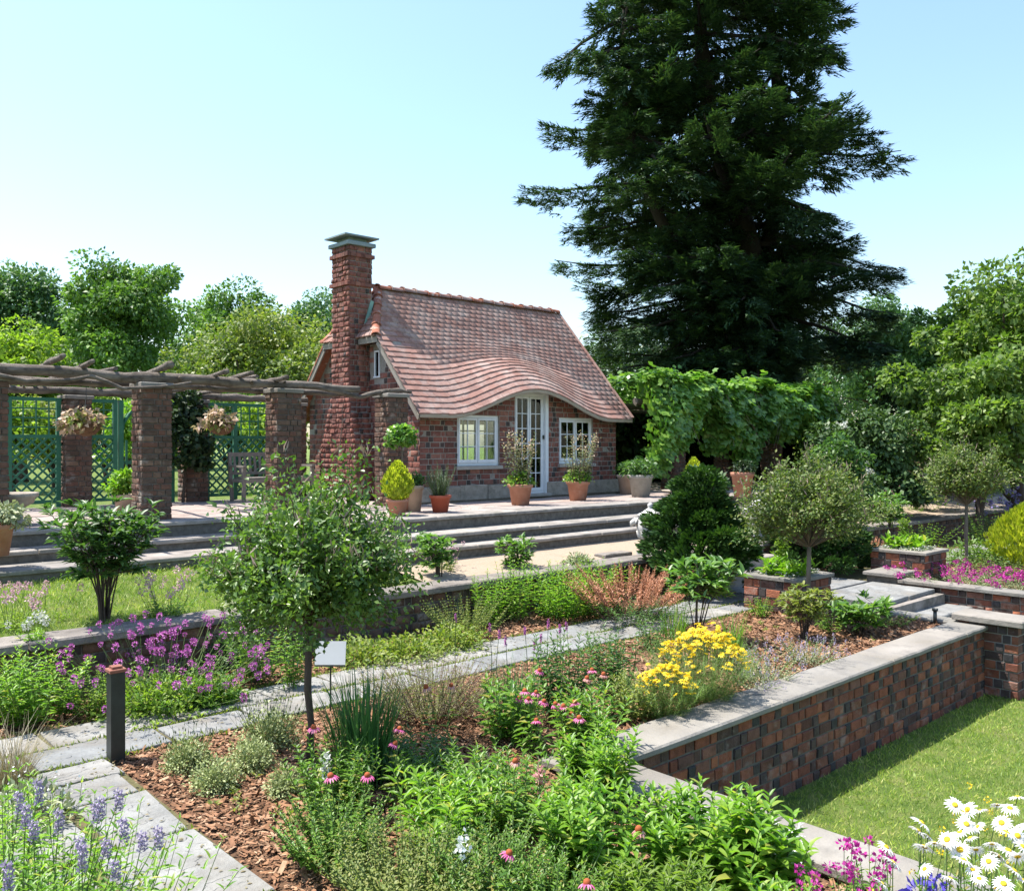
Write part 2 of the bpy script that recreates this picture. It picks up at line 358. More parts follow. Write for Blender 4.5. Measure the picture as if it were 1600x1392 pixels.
class MB:
    def __init__(s):
        s.v, s.f = [], []
    def box(s, a, b, M4=None):
        n = len(s.v)
        for z in (a[2], b[2]):
            for x, y in ((a[0], a[1]), (b[0], a[1]), (b[0], b[1]), (a[0], b[1])):
                p = Vector((x, y, z))
                s.v.append(tuple(M4 @ p) if M4 else (x, y, z))
        s.f += [tuple(n + i for i in q) for q in ((3, 2, 1, 0), (4, 5, 6, 7), (0, 1, 5, 4), (1, 2, 6, 5), (2, 3, 7, 6), (3, 0, 4, 7))]
        return s
    def bar(s, p, q, w, h=None, up=(0, 0, 1)):
        """square bar from p to q"""
        p, q = Vector(p), Vector(q); d = (q - p); L = d.length; d.normalize()
        x = d.cross(Vector(up))
        if x.length < 1e-4:
            x = d.cross(Vector((0, 1, 0)))
        x.normalize(); z = x.cross(d)
        m = Matrix((x, d, z)).transposed().to_4x4(); m.translation = p
        h = w if h is None else h
        return s.box((-w / 2, 0, -h / 2), (w / 2, L, h / 2), m)
    def tube(s, pts, rad, n=6, caps=True):
        pts = [Vector(p) for p in pts]
        base = len(s.v)
        up = Vector((0.1, 0.2, 1)).normalized()
        for i, p in enumerate(pts):
            d = (pts[min(i + 1, len(pts) - 1)] - pts[max(i - 1, 0)])
            if d.length < 1e-6:
                d = Vector((0, 0, 1))
            d.normalize()
            x = d.cross(up if abs(d.dot(up)) < 0.95 else Vector((1, 0, 0))).normalized(); y = d.cross(x)
            r = rad[i] if hasattr(rad, '__len__') else rad
            for k in range(n):
                a = 2 * math.pi * k / n
                s.v.append(tuple(p + x * (r * math.cos(a)) + y * (r * math.sin(a))))
        for i in range(len(pts) - 1):
            for k in range(n):
                a, b = base + i * n + k, base + i * n + (k + 1) % n
                s.f.append((a, b, b + n, a + n))
        if caps:
            s.f.append(tuple(base + k for k in range(n))[::-1])
            s.f.append(tuple(base + (len(pts) - 1) * n + k for k in range(n)))
        return s
    def lathe(s, prof, c, n=20, close=True):
        base = len(s.v)
        for r, z in prof:
            for k in range(n):
                a = 2 * math.pi * k / n
                s.v.append((c[0] + r * math.cos(a), c[1] + r * math.sin(a), c[2] + z))
        for i in range(len(prof) - 1):
            for k in range(n):
                a, b = base + i * n + k, base + i * n + (k + 1) % n
                s.f.append((a, b, b + n, a + n))
        if close:
            s.f.append(tuple(base + k for k in range(n))[::-1])
            s.f.append(tuple(base + (len(prof) - 1) * n + k for k in range(n)))
        return s
    def prism(s, poly, z0, z1, inset=0.0, ztop=None):
        """upright prism over a convex outline; optional bevelled top"""
        n = len(poly); b = len(s.v)
        cxx = sum(p[0] for p in poly) / n; cyy = sum(p[1] for p in poly) / n
        rings = [(0, z0), (0, z1)]
        if inset > 0:
            rings = [(0, z0), (0, z1 - inset), (inset, z1)]
        for ins, z in rings:
            for p in poly:
                dx, dy = cxx - p[0], cyy - p[1]; L = math.hypot(dx, dy) or 1
                s.v.append((p[0] + dx / L * ins * 1.4, p[1] + dy / L * ins * 1.4, z))
        for r in range(len(rings) - 1):
            for k in range(n):
                a, c = b + r * n + k, b + r * n + (k + 1) % n
                s.f.append((a, c, c + n, a + n))
        s.f.append(tuple(b + k for k in range(n))[::-1])
        s.f.append(tuple(b + (len(rings) - 1) * n + k for k in range(n)))
        return s
    def mesh(s, name, mat, smooth=False):
        return np_mesh(name, s.v, s.f, smooth, [mat])
    def build(s, name, mat, parent=None, smooth=False):
        return add(name, s.mesh(name, mat, smooth), parent)

def box_obj(name, a, b, mat, parent=None):
    return MB().box(a, b).build(name, mat, parent)
def stone(name, a, b, mat, parent=None, bev=0.012, jit=0.008, seg=4):
    """a dressed stone block: bevelled top, uneven edges (axis-aligned)"""
    lx, ly = b[0] - a[0], b[1] - a[1]
    nx, ny = (seg, 1) if lx > ly else (1, seg)
    out = [(a[0] + lx * i / nx, a[1]) for i in range(nx)] + [(b[0], a[1] + ly * i / ny) for i in range(ny)] + \
          [(b[0] - lx * i / nx, b[1]) for i in range(nx)] + [(a[0], b[1] - ly * i / ny) for i in range(ny)]
    out = [(x + rnd.uniform(-jit, jit), y + rnd.uniform(-jit, jit)) for x, y in out]
    n = len(out); v = []; f = []
    cx_, cy_ = (a[0] + b[0]) / 2, (a[1] + b[1]) / 2
    hx, hy = lx / 2, ly / 2
    for ins, z in ((0.004, a[2]), (0, a[2] + bev * 0.6), (0, b[2] - bev), (bev, b[2])):
        for x, y in out:
            sx = 1 - ins / hx; sy = 1 - ins / hy
            v.append((cx_ + (x - cx_) * sx, cy_ + (y - cy_) * sy, z + (rnd.uniform(-jit, jit) * 0.35 if z == b[2] else 0)))
    for r in range(3):
        for k in range(n):
            p, q = r * n + k, r * n + (k + 1) % n
            f.append((p, q, q + n, p + n))
    f.append(tuple(range(n))[::-1])
    f.append(tuple(3 * n + k for k in range(n)))
    return add(name, np_mesh(name, v, f, False, [mat]), parent)

# ------------------------------------------------------------------ masonry
def brick_variants(mats, rough):
    out = []
    for k in range(5):
        r = random.Random(50 + k)
        v, f = [], []
        for (s_, d_) in ((1.0, 0.0), (0.985, 0.55), (0.80, 1.0)):
            for x, z in ((-.5, -.5), (.5, -.5), (.5, .5), (-.5, .5)):
                j = rough if d_ == 1.0 else rough * 0.25
                sx = s_ if d_ < 1 else (0.93 + r.uniform(-.04, .03)); sz = s_ if d_ < 1 else (0.84 + r.uniform(-.06, .05))
                v.append((x * sx, d_ * (1 + r.uniform(-j, j) * (d_ == 1.0)), z * sz))
        for q in range(2):
            for i in range(4):
                a, b = q * 4 + i, q * 4 + (i + 1) % 4
                f.append((a, a + 4, b + 4, b))
        f.append((11, 10, 9, 8))
        out.append((np.array(v), f))
    return out
BRV = brick_variants(None, 0.3)
BR_CACHE = {}
def brick_mesh(k, mat):
    key = (k, mat.name)
    if key not in BR_CACHE:
        v, f = BRV[k]
        BR_CACHE[key] = np_mesh('brick', v, f, False, [mat])
    return BR_CACHE[key]
class Masonry:
    """collects bricks on the faces of one thing; the largest in view become objects, the rest one part"""
    def __init__(s, thing_, mat, mat_dark, mat_i, mat_dark_i):
        s.t, s.rec, s.m = thing_, [], (mat, mat_dark, mat_i, mat_dark_i)
    def face(s, o, a, L, H, n, parent, stretch=0.235, head=0.112, course=0.0875, joint=0.012, proud=0.012, inside=None, clip=None,
             dark=0.85, seed=0, wob=0.006, z_shift=0.0, bias=1.0, header_every=1):
        """o lower corner, a unit direction along the face, n outward"""
        r = random.Random(seed * 31 + 5)
        o, a, n = Vector(o), Vector(a), Vector(n)
        nc = int(round(H / course)); course = H / nc
        for c in range(nc):
            x = -(stretch * 0.5 + head * 0.5) * (c % 2) * 1.0 - r.uniform(0, 0.03)
            k = c % 2
            while x < L - 0.02:
                is_h = (k % 2 == 1)
                w_ = head if is_h else stretch
                w_ *= r.uniform(0.93, 1.07)
                x0, x1 = max(x, 0.0), min(x + w_, L)
                k += 1
                if clip is not None:
                    ca, cb = clip(c * course + course / 2)
                    x0, x1 = max(x0, ca), min(x1, cb)
                if x1 - x0 > 0.035:
                    z0 = c * course; cxm, czm = (x0 + x1) / 2, z0 + course / 2
                    if inside is None or inside(cxm, czm, x0, x1, z0, z0 + course):
                        ctr = o + a * cxm + Vector((0, 0, czm)) + n * (-0.004 + r.uniform(-wob, wob))
                        d = max(1.0, dist(ctr.x, ctr.y))
                        face_cos = max(0.02, -(n.x * ctr.x + n.y * ctr.y) / math.hypot(ctr.x, ctr.y))
                        area = (x1 - x0) * course * face_cos / d / d * bias
                        s.rec.append((area, ctr, a, n, x1 - x0 - joint, course - joint, proud * r.uniform(0.8, 1.25),
                                      1 if (is_h and r.random() < dark) else 0, r.randrange(5), parent))
                x += w_
    def finish(s, limit, stuff_parent, stuff_name='brickwork'):
        s.rec.sort(key=lambda q: -q[0])
        for q in s.rec[:limit]:
            me = brick_mesh(q[8], s.m[q[7]])
            ob = bpy.data.objects.new('brick', me)
            mt = Matrix((q[2] * q[4], q[3] * q[6], Vector((0, 0, q[5])))).transposed().to_4x4()
            mt.translation = q[1]
            ob.matrix_basis = mt
            link(ob, q[9])
        for dk in (0, 1):
            V, F, nb = [], [], 0
            for q in s.rec[limit:]:
                if q[7] != dk:
                    continue
                v, f = BRV[q[8]]
                A = np.array([q[2] * q[4], q[3] * q[6], Vector((0, 0, q[5]))])
                V.append(v @ A + np.array(q[1])); F.append(np.array(f) + nb); nb += len(v)
            if V:
                o = add(stuff_name if dk == 0 else 'dark_' + stuff_name, np_mesh(stuff_name, np.concatenate(V), np.concatenate(F), False, [s.m[2 + dk]]), stuff_parent)
                o['kind'] = 'stuff'
def brick_pillar(name, label, u0, v0, u1, v1, z0, z1, brown=True, limit=90, faces='WS', group=None, cap=True, proud=0.02, capmat='capdark', course=0.0875):
    t = thing(name, label, 'pillar', ((u0 + u1) / 2, (v0 + v1) / 2, z0), group)
    core = box_obj('mortar_core', (u0 + 0.012, v0 + 0.012, z0), (u1 - 0.012, v1 - 0.012, z1), M['mortar_dark'], t)
    ms = Masonry(t, *( [M['brick_brown'], M['brick_brown'], M['brick_brown_i'], M['brick_brown_i']] if brown else
                      [M['brick'], M['brick_dark'], M['brick_i'], M['brick_dark_i']]))
    sd = int(u0 * 100 + v0 * 10)
    for fc in 'WSEN':
        o, a, L, n = {'W': ((u0 + .012, v1, z0), (0, -1, 0), v1 - v0, (-1, 0, 0)), 'S': ((u0, v0 + .012, z0), (1, 0, 0), u1 - u0, (0, -1, 0)),
                      'E': ((u1 - .012, v0, z0), (0, 1, 0), v1 - v0, (1, 0, 0)), 'N': ((u1, v1 - .012, z0), (-1, 0, 0), u1 - u0, (0, 1, 0))}[fc]
        ms.face(o, a, L, z1 - z0, n, t, seed=sd + ord(fc), proud=proud, bias=1.0 if fc in faces else 0.0, course=course)
    ms.finish(limit, t)
    if cap:
        stone('cap_stone', (u0 - .02, v0 - .02, z1 + .002), (u1 + .02, v1 + .02, z1 + .07), M[capmat], t)
    return t

# ------------------------------------------------------------------ foliage
T_DIAMOND = (np.array([(0, 0, 0), (.5, .45, .10), (0, 1, -.06), (-.5, .45, .10)]), np.array([(0, 1, 2, 3)]))
T_LEAF = (np.array([(0, 0, 0), (0, .5, -.05), (0, 1, -.2), (-.5, .42, .10), (.5, .42, .10)]), np.array([(0, 4, 2, 1), (0, 1, 2, 3)]))
T_HEART = (np.array([(0, 0, 0), (0, .5, -.04), (0, 1, -.22), (-.5, .22, .02), (-.36, .68, .0), (.5, .22, .02), (.36, .68, .0)]),
           np.array([(0, 5, 6, 1), (1, 6, 2, 2), (0, 1, 4, 3), (1, 2, 4, 4)]))
T_HEART = (T_HEART[0], np.array([(0, 5, 6, 1), (0, 1, 4, 3)]))
T_LANCE = (np.array([(0, 0, 0), (.5, .3, .06), (.34, .68, -.04), (0, 1, -.26), (-.34, .68, -.04), (-.5, .3, .06), (0, .3, -.02), (0, .68, -.12)]),
           np.array([(0, 1, 2, 7), (7, 2, 3, 4), (0, 7, 4, 5)]))
def unit(a):
    return a / np.maximum(1e-9, np.linalg.norm(a, axis=1, keepdims=True))
def rdir(n):
    return unit(ng.normal(size=(n, 3)))
def leaves(P, D, N, S, W, tmpl=T_DIAMOND):
    """vertex and face arrays for leaves at P pointing along D with face normal near N"""
    P, D, N = np.asarray(P, float), unit(np.asarray(D, float)), np.asarray(N, float)
    X = unit(np.cross(D, N) + 1e-6)
    Nn = np.cross(X, D)
    S = np.broadcast_to(np.asarray(S, float), (len(P),)); W = np.broadcast_to(np.asarray(W, float), (len(P),))
    tv, tf = tmpl
    V = (P[:, None, :] + S[:, None, None] * (tv[None, :, 0:1] * W[:, None, None] * X[:, None, :] + tv[None, :, 1:2] * D[:, None, :]
         + tv[None, :, 2:3] * Nn[:, None, :]))
    F = tf[None] + (np.arange(len(P)) * len(tv))[:, None, None]
    return V.reshape(-1, 3), F.reshape(-1, tf.shape[1])
class Cloud:
    def __init__(s):
        s.V, s.F, s.n = [], [], 0
    def put(s, P, D, N, S, W=0.5, tmpl=T_DIAMOND):
        if len(P) == 0:
            return s
        V, F = leaves(P, D, N, S, W, tmpl)
        s.V.append(V); s.F.append(F + s.n); s.n += len(V)
        return s
    def build(s, name, mat, parent=None, smooth=False):
        if not s.V:
            return None
        return add(name, np_mesh(name, np.concatenate(s.V), np.concatenate(s.F), smooth, [mat]), parent)
def in_ell(n, c, r, shell=0.0):
    d = rdir(n)
    k = (shell ** 3 + (1 - shell ** 3) * ng.random(n)) ** (1 / 3.)
    return np.asarray(c) + d * k[:, None] * np.asarray(r), d
def lobes_crown(cl, c, r, nl, lr, per, size, w=0.5, tmpl=T_DIAMOND, shell=0.55, up=0.5, droop=0.2, flat=0.75, inner=0.35, lump=0.3):
    """fills an ellipsoid with leaf clumps of uneven size; returns the clump centres"""
    d = rdir(nl)
    d[:, 2] = np.where(d[:, 2] < -0.55, -d[:, 2], d[:, 2])
    k = (inner ** 2 + (1 - inner ** 2) * ng.random(nl)) ** 0.5
    k *= 1 + lump * (ng.random(nl) - 0.6)
    C = np.asarray(c) + d * k[:, None] * np.asarray(r)
    Rr = lr * (0.6 + 0.8 * ng.random(nl))
    idx = np.repeat(np.arange(nl), per)
    n = len(idx)
    q = rdir(n)
    kk = (shell ** 3 + (1 - shell ** 3) * ng.random(n)) ** (1 / 3.)
    off = q * (kk * Rr[idx])[:, None]
    off[:, 2] *= flat
    P = C[idx] + off
    D = unit(q * 0.7 + rdir(n) * 0.7 + np.array([0, 0, -droop]))
    N = unit(q * 0.5 + rdir(n) * 0.55 + np.array([0, 0, up]))
    cl.put(P, D, N, size * (0.65 + 0.7 * ng.random(n)), w, tmpl)
    return C, Rr
def limb_path(a, b, sag=0.15, n=5, wob=0.06):
    a, b = Vector(a), Vector(b); L = (b - a).length
    out = []
    for i in range(n):
        t = i / (n - 1)
        p = a.lerp(b, t)
        p.z += sag * L * math.sin(math.pi * t) * 0.5
        if 0 < i < n - 1:
            p += Vector((rnd.uniform(-1, 1), rnd.uniform(-1, 1), rnd.uniform(-1, 1))) * wob * L * 0.5
        out.append(p)
    return out
def tree(name, label, u, v, z, h, r, trunk_h, trunk_r, mat, nl=70, lr=None, per=260, size=0.2, w=0.6, cat='tree', squash=None, group=None, tmpl=T_DIAMOND,
         bark='bark', limbs=14, up=0.5, inner=0.35, lump=0.3, lean=(0, 0), flat=0.75):
    t = thing(name, label, cat, (u, v, z), group)
    ch = h - trunk_h
    c = (u + lean[0], v + lean[1], z + trunk_h + ch * 0.5)
    rr = (r, r * (squash or 1.0), ch * 0.5)
    cl = Cloud()
    C, Rr = lobes_crown(cl, c, rr, nl, lr or r * 0.3, per, size, w, tmpl, up=up, inner=inner, lump=lump, flat=flat)
    tb = MB()
    top = Vector((c[0], c[1], z + trunk_h + ch * 0.45))
    tb.tube([(u, v, z - 0.1), (u + rnd.uniform(-.1, .1) * trunk_r, v, z + trunk_h * 0.5), (u + lean[0] * .4, v + lean[1] * .4, z + trunk_h), tuple(top)],
            [trunk_r * 1.25, trunk_r, trunk_r * 0.85, trunk_r * 0.3], 9)
    fork = Vector((u + lean[0] * .4, v + lean[1] * .4, z + trunk_h))
    for i in rnd.sample(range(len(C)), min(limbs, len(C))):
        b = Vector(C[i])
        st = fork.lerp(top, rnd.uniform(0, 0.6))
        L = limb_path(st, b, 0.12)
        tb.tube(L, [trunk_r * 0.42, trunk_r * 0.34, trunk_r * 0.26, trunk_r * 0.18, trunk_r * 0.07], 5)
    tb.build('trunk', M[bark], t, True)
    cl.build('crown', mat, t)
    return t
def tip_stems(ns, c, r, h0, h1, lean=0.35, z=0.0, ry=None):
    """root and tip points of a clump of stems"""
    a = ng.random(ns) * 2 * math.pi; k = ng.random(ns) ** 0.5
    ry = r if ry is None else ry
    B = np.stack([c[0] + np.cos(a) * k * r * 0.6, c[1] + np.sin(a) * k * ry * 0.6, np.full(ns, z)], 1)
    h = h0 + (h1 - h0) * ng.random(ns)
    T = B + np.stack([np.cos(a) * k * r * lean + ng.normal(size=ns) * 0.03, np.sin(a) * k * ry * lean + ng.normal(size=ns) * 0.03, h * (1 - 0.15 * k)], 1)
    return B, T
def stem_tubes(B, T, rad, n=3, bend=0.06):
    mb = MB()
    for b, t in zip(B, T):
        m = (b + t) / 2 + ng.normal(size=3) * bend * np.linalg.norm(t - b) * np.array([1, 1, 0.2])
        mb.tube([b, m, t], [rad, rad * 0.8, rad * 0.5], n, False)
    return mb
def leafy(cl, B, T, per, length, w, tmpl=T_LANCE, e0=0.15, e1=0.9, start=0.12, whorl=2, taper=0.55, jit=0.25, top_tuft=True):
    """pairs of leaves up each stem"""
    ns = len(B)
    s = np.linspace(start, 1.0, per)
    S = np.tile(s, ns); idx = np.repeat(np.arange(ns), per)
    ph = ng.random(ns)[idx] * 6.28 + np.tile(np.arange(per) * (math.pi / 2 if whorl == 2 else 2.4), ns)
    Ps, Ds, Ns, Ls = [], [], [], []
    for kk in range(whorl):
        a = ph + kk * 2 * math.pi / whorl + ng.normal(size=len(S)) * jit
        e = e0 + (e1 - e0) * S ** 2 + ng.normal(size=len(S)) * jit * 0.6
        rad = np.stack([np.cos(a), np.sin(a), np.zeros_like(a)], 1)
        D = rad * np.cos(e)[:, None] + np.array([0, 0, 1.0]) * np.sin(e)[:, None]
        N = -rad * np.sin(e)[:, None] + np.array([0, 0, 1.0]) * np.cos(e)[:, None]
        Ps.append(B[idx] + (T[idx] - B[idx]) * S[:, None]); Ds.append(D); Ns.append(N)
        Ls.append(length * (1 - taper * S ** 2.5) * (0.75 + 0.5 * ng.random(len(S))))
    cl.put(np.concatenate(Ps), np.concatenate(Ds), np.concatenate(Ns), np.concatenate(Ls), w, tmpl)
def perennial(name, label, cat, c, r, h, ns, per, length, w, mat, z=0.0, lean=0.5, tmpl=T_LANCE, stem='stem', e0=0.1, e1=0.9, ry=None, group=None, whorl=2,
              srad=0.004, start=0.1, taper=0.55):
    t = thing(name, label, cat, (c[0], c[1], z), group)
    B, T = tip_stems(ns, c, r, h * 0.7, h, lean, z, ry)
    cl = Cloud(); leafy(cl, B, T, per, length, w, tmpl, e0, e1, start, whorl, taper)
    stem_tubes(B, T, srad).build('stems', M[stem], t)['kind'] = 'stuff'
    cl.build('foliage', LV[mat], t)
    return t, B, T
def blades(cl, n, c, r, h0, h1, w, lean=0.45, z=0.0, seg=4, arch=0.5, ry=None):
    """arching strap leaves as quad strips"""
    a = ng.random(n) * 6.283; k = ng.random(n) ** 0.5
    ry = r if ry is None else ry
    b = np.stack([c[0] + np.cos(a) * k * r, c[1] + np.sin(a) * k * ry, np.full(n, z)], 1)
    a2 = a + ng.normal(size=n) * 0.7
    h = h0 + (h1 - h0) * ng.random(n); ln = lean * (0.2 + ng.random(n)) * h
    ar = arch * ng.random(n)
    side = np.stack([-np.sin(a2), np.cos(a2), np.zeros(n)], 1); out = np.stack([np.cos(a2), np.sin(a2), np.zeros(n)], 1)
    V = []
    for i in range(seg + 1):
        s = i / seg
        p = b + out * (ln * s ** 1.6)[:, None] + np.array([0, 0, 1.0]) * (h * (s - ar * s ** 3 * 0.5))[:, None]
        ww = w * (1 - s ** 2 * 0.92) * (0.55 + 0.45 * min(1, s * 4))
        V.append(p - side * ww / 2); V.append(p + side * ww / 2)
    V = np.stack(V, 1).reshape(-1, 3)
    q = np.array([(2 * i, 2 * i + 1, 2 * i + 3, 2 * i + 2) for i in range(seg)])
    F = (q[None] + (np.arange(n) * (2 * seg + 2))[:, None, None]).reshape(-1, 4)
    cl.V.append(V); cl.F.append(F + cl.n); cl.n += len(V)
def mound(cl, n, c, r, h, size, w=0.5, z=0.0, ry=None, tmpl=T_DIAMOND, fill=0.6, up=0.6):
    """low cushion of small leaves"""
    ry = r if ry is None else ry
    d = rdir(n); d[:, 2] = np.abs(d[:, 2])
    k = fill + (1 - fill) * ng.random(n)
    lum = 1 + 0.13 * np.sin(d[:, 0] * 9 + d[:, 1] * 7) + 0.1 * np.sin(d[:, 1] * 13 + d[:, 2] * 11)
    P = np.array([c[0], c[1], z]) + d * (k * lum)[:, None] * np.array([r, ry, h])
    D = unit(d + rdir(n) * 0.8)
    N = unit(d * 0.6 + rdir(n) * 0.6 + np.array([0, 0, up]))
    cl.put(P, D, N, size * (0.6 + 0.8 * ng.random(n)), w, tmpl)
FL = {}
def flower_mesh(key, petals, rad, w, droop, mat, disc_r, disc_h, disc_mat, tilt=0.0):
    """two shared meshes: petals and disc"""
    if key in FL:
        return FL[key]
    r = random.Random(hash(key) % 1000 if False else len(FL) + 3)
    P, D, N, S = [], [], [], []
    for i in range(petals):
        a = 2 * math.pi * (i + r.uniform(-.2, .2)) / petals
        e = -droop + r.uniform(-.12, .12)
        rd = np.array([math.cos(a), math.sin(a), 0])
        P.append(rd * disc_r * 0.6); D.append(rd * math.cos(e) + np.array([0, 0, math.sin(e)])); N.append(np.array([0, 0, 1.0]) * math.cos(e) - rd * math.sin(e))
        S.append((rad - disc_r * 0.6) * r.uniform(0.88, 1.08))
    V, F = leaves(np.array(P), np.array(D), np.array(N), np.array(S), w, T_LANCE)
    pm = np_mesh('petals', V, F, False, [mat])
    prof = [(disc_r, 0.0), (disc_r * 0.95, disc_h * 0.5), (disc_r * 0.65, disc_h * 0.85), (disc_r * 0.2, disc_h)]
    dm = MB().lathe([(disc_r * 0.9, -disc_h * 0.15)] + prof, (0, 0, 0), 10).mesh('disc', disc_mat, True)
    FL[key] = (pm, dm)
    return FL[key]
def flower(key, p, parent, scale=1.0, tilt=0.25, toward=None):
    """a flower head with petals and disc as two parts of its plant"""
    pm, dm = FL[key]
    a = rnd.uniform(0, 6.28)
    m = Matrix.Translation(p) @ Matrix.Rotation(rnd.uniform(-tilt, tilt), 4, 'X') @ Matrix.Rotation(rnd.uniform(-tilt, tilt), 4, 'Y') @ Matrix.Rotation(a, 4, 'Z') @ Matrix.Scale(scale, 4)
    o = bpy.data.objects.new('flower', pm); o.matrix_basis = m; link(o, parent)
    d = bpy.data.objects.new('flower_disc', dm); d.matrix_basis = m
    link(d, o)
    return o

# ================================================================== THE SETTING
LAWN = -0.77
def struct(o, label):
    o['kind'] = 'structure'; o['label'] = label
    return o
def sheet(name, u0, v0, u1, v1, z00, z11, mat, label, parent=None):
    """z00 at v0, z11 at v1"""
    me = np_mesh(name, [(u0, v0, z00), (u1, v0, z00), (u1, v1, z11), (u0, v1, z11)], [(0, 1, 2, 3)], False, [mat])
    return struct(add(name, me, parent), label)
sheet('ground', -600, -400, 700, 900, -0.80, -0.80, M['turf'], 'ground reaching out to the horizon under the garden')
sheet('lawn', 4.6, -6, 30, 4.6, LAWN, LAWN, M['turf'], 'sunlit lower lawn below the long brick retaining wall')
sheet('far_lawn', -60, 16.75, 60, 160, 1.02, 1.02, M['turf'], 'grass beyond the green trellis and the cottage')
o = MB().box((-14, -4, -0.79), (4.42, 8.6, -0.03)).box((4.42, 4.1, -0.79), (11.25, 8.6, -0.03)).build('flower_bed', M['soil'])
struct(o, 'mulched soil of the flower beds between path and retaining wall')
o = MB().box((13.8, -4, -0.79), (34, 8.6, -0.03)).build('right_flower_bed', M['soil'])
struct(o, 'soil of the flower bed right of the garden stairs')
o = MB().box((11.25, 5.45, -0.79), (13.8, 8.6, -0.055)).build('walkway_base', M['step'])
struct(o, 'walkway between the two brick planters')
sheet('grass_strip', -14, 8.7, 6.6, 11.35, 0.47, 0.60, M['turf'], 'narrow lawn strip between low wall and terrace steps on the left')
sheet('gravel_strip', 6.6, 8.7, 34, 9.8, 0.47, 0.60, M['gravel'], 'sandy gravel strip below the cottage steps')
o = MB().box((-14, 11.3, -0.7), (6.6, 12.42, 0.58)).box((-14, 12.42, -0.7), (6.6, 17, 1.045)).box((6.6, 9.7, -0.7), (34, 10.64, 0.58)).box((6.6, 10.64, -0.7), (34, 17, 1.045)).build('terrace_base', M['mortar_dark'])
struct(o, 'raised terrace in front of the cottage and pergola')
o = MB().box((-14, 8.62, -0.7), (6.6, 11.3, 0.4)).box((6.6, 8.62, -0.7), (34, 9.7, 0.4)).build('bank', M['soil'])
struct(o, 'earth bank behind the low wall')

# ---- flagstone paths (each slab a stone of the path)
def jit_quad(u0, v0, u1, v1, j):
    return [(u0 + rnd.uniform(-j, j), v0 + rnd.uniform(-j, j)), ((u0 + u1) / 2 + rnd.uniform(-j, j) * 2, v0 + rnd.uniform(-j, j)), (u1 + rnd.uniform(-j, j), v0 + rnd.uniform(-j, j)),
            (u1 + rnd.uniform(-j, j), v1 + rnd.uniform(-j, j)), ((u0 + u1) / 2 + rnd.uniform(-j, j) * 2, v1 + rnd.uniform(-j, j)), (u0 + rnd.uniform(-j, j), v1 + rnd.uniform(-j, j))]
path = struct(box_obj('path', (-12, 6.52, -0.10), (11.22, 7.5, -0.022), M['joint']), 'grey flagstone path running across the garden')
def slab(parent, u0, v0, u1, v1, z=0.0, mat='flag', th=0.05, gap=0.016, j=0.014, name='flagstone'):
    q = jit_quad(u0 + gap, v0 + gap, u1 - gap, v1 - gap, j)
    return MB().prism(q, z - th, z + rnd.uniform(-.006, .006), 0.006).build(name, M[mat], parent)
for row, (v0, v1) in enumerate(((6.53, 6.97), (6.97, 7.48))):
    u = -2.0 + row * 0.35
    while u < 11.1:
        L = rnd.uniform(0.62, 1.15)
        slab(path, u, v0 + rnd.uniform(-.02, .02), min(u + L, 11.2), v1 + rnd.uniform(-.02, .02), 0.0)
        u += L
lpath = struct(box_obj('side_path', (1.1, -2.0, -0.10), (2.112, 6.515, -0.020), M['joint']), 'flagstone path leading towards the viewer on the left')
v = 6.5
k = 0
while v > 0.3:
    L = (0.36, 0.40, 0.74, 0.98, 0.62, 0.8)[k % 6] if k < 6 else rnd.uniform(0.5, 1.0)
    um = 1.52 if k % 2 else 1.64
    slab(lpath, um, v - L, 2.1 + rnd.uniform(-.02, .02), v, 0.0, j=0.02)
    slab(lpath, 1.08 + .06 * (k % 3), v - L * 0.98, um - 0.02, v - 0.01, 0.0, j=0.025)
    v -= L; k += 1
# right path beyond the walkway
rpath = struct(box_obj('right_path', (13.82, 6.6, -0.10), (26, 7.5, -0.024), M['joint']), 'flagstone path continuing behind the right brick planter')
u = 15.4
while u < 25:
    L = rnd.uniform(0.7, 1.2); slab(rpath, u, 6.62, u + L, 7.48, 0.0); u += L
# walkway slabs and stairs between the planters
walk = bpy.data.objects['walkway_base']
for (u0, u1, v0, v1) in ((11.32, 12.5, 6.62, 7.45), (12.5, 13.72, 6.62, 7.45), (11.9, 12.8, 5.56, 6.55), (12.8, 13.72, 5.56, 6.55), (11.32, 11.88, 6.0, 6.6), (11.32, 12.6, 7.45, 8.3), (12.6, 13.72, 7.45, 8.3)):
    slab(walk, u0, v0, u1, v1, 0.002, gap=0.008)
gs = thing('garden_stairs', 'stone stairs stepping down from the walkway to the lower lawn', 'stairs', (12.6, 5.3, LAWN))
for i, (v0, v1, z) in enumerate(((5.05, 5.62, -0.19), (4.5, 5.10, -0.38), (3.9, 4.55, -0.57), (2.6, 3.95, -0.71))):
    box_obj('riser_block', (11.5, v0 + 0.03, LAWN - 0.02), (13.72, v1, z - 0.05), M['step'], gs)
    for (u0, u1) in ((11.48, 12.6), (12.6, 13.73)):
        stone('step_slab', (u0 + .004, v0, z - 0.048), (u1 - .004, v1 - 0.025, z), M['flag'], gs)
# terrace paving
terr = bpy.data.objects['terrace_base']
def paving(u0, u1, v0, v1):
    vv = v0; row = 0
    while vv < v1 - 0.2:
        h = min(rnd.uniform(0.5, 0.75), v1 - vv)
        uu = u0 - rnd.uniform(0, .4) * (row % 2)
        while uu < u1 - 0.05:
            L = rnd.uniform(0.55, 1.1)
            a, b = max(uu, u0), min(uu + L, u1)
            if b - a > 0.12:
                slab(terr, a, vv, b, vv + h, 1.10, 'terrace', 0.05, 0.004, 0.004, 'paving_slab')
            uu += L
        vv += h; row += 1
paving(1.0, 9.4, 12.74, 16.7)
paving(6.9, 18.0, 10.98, 12.7)
paving(15.5, 18.0, 12.74, 14.5)
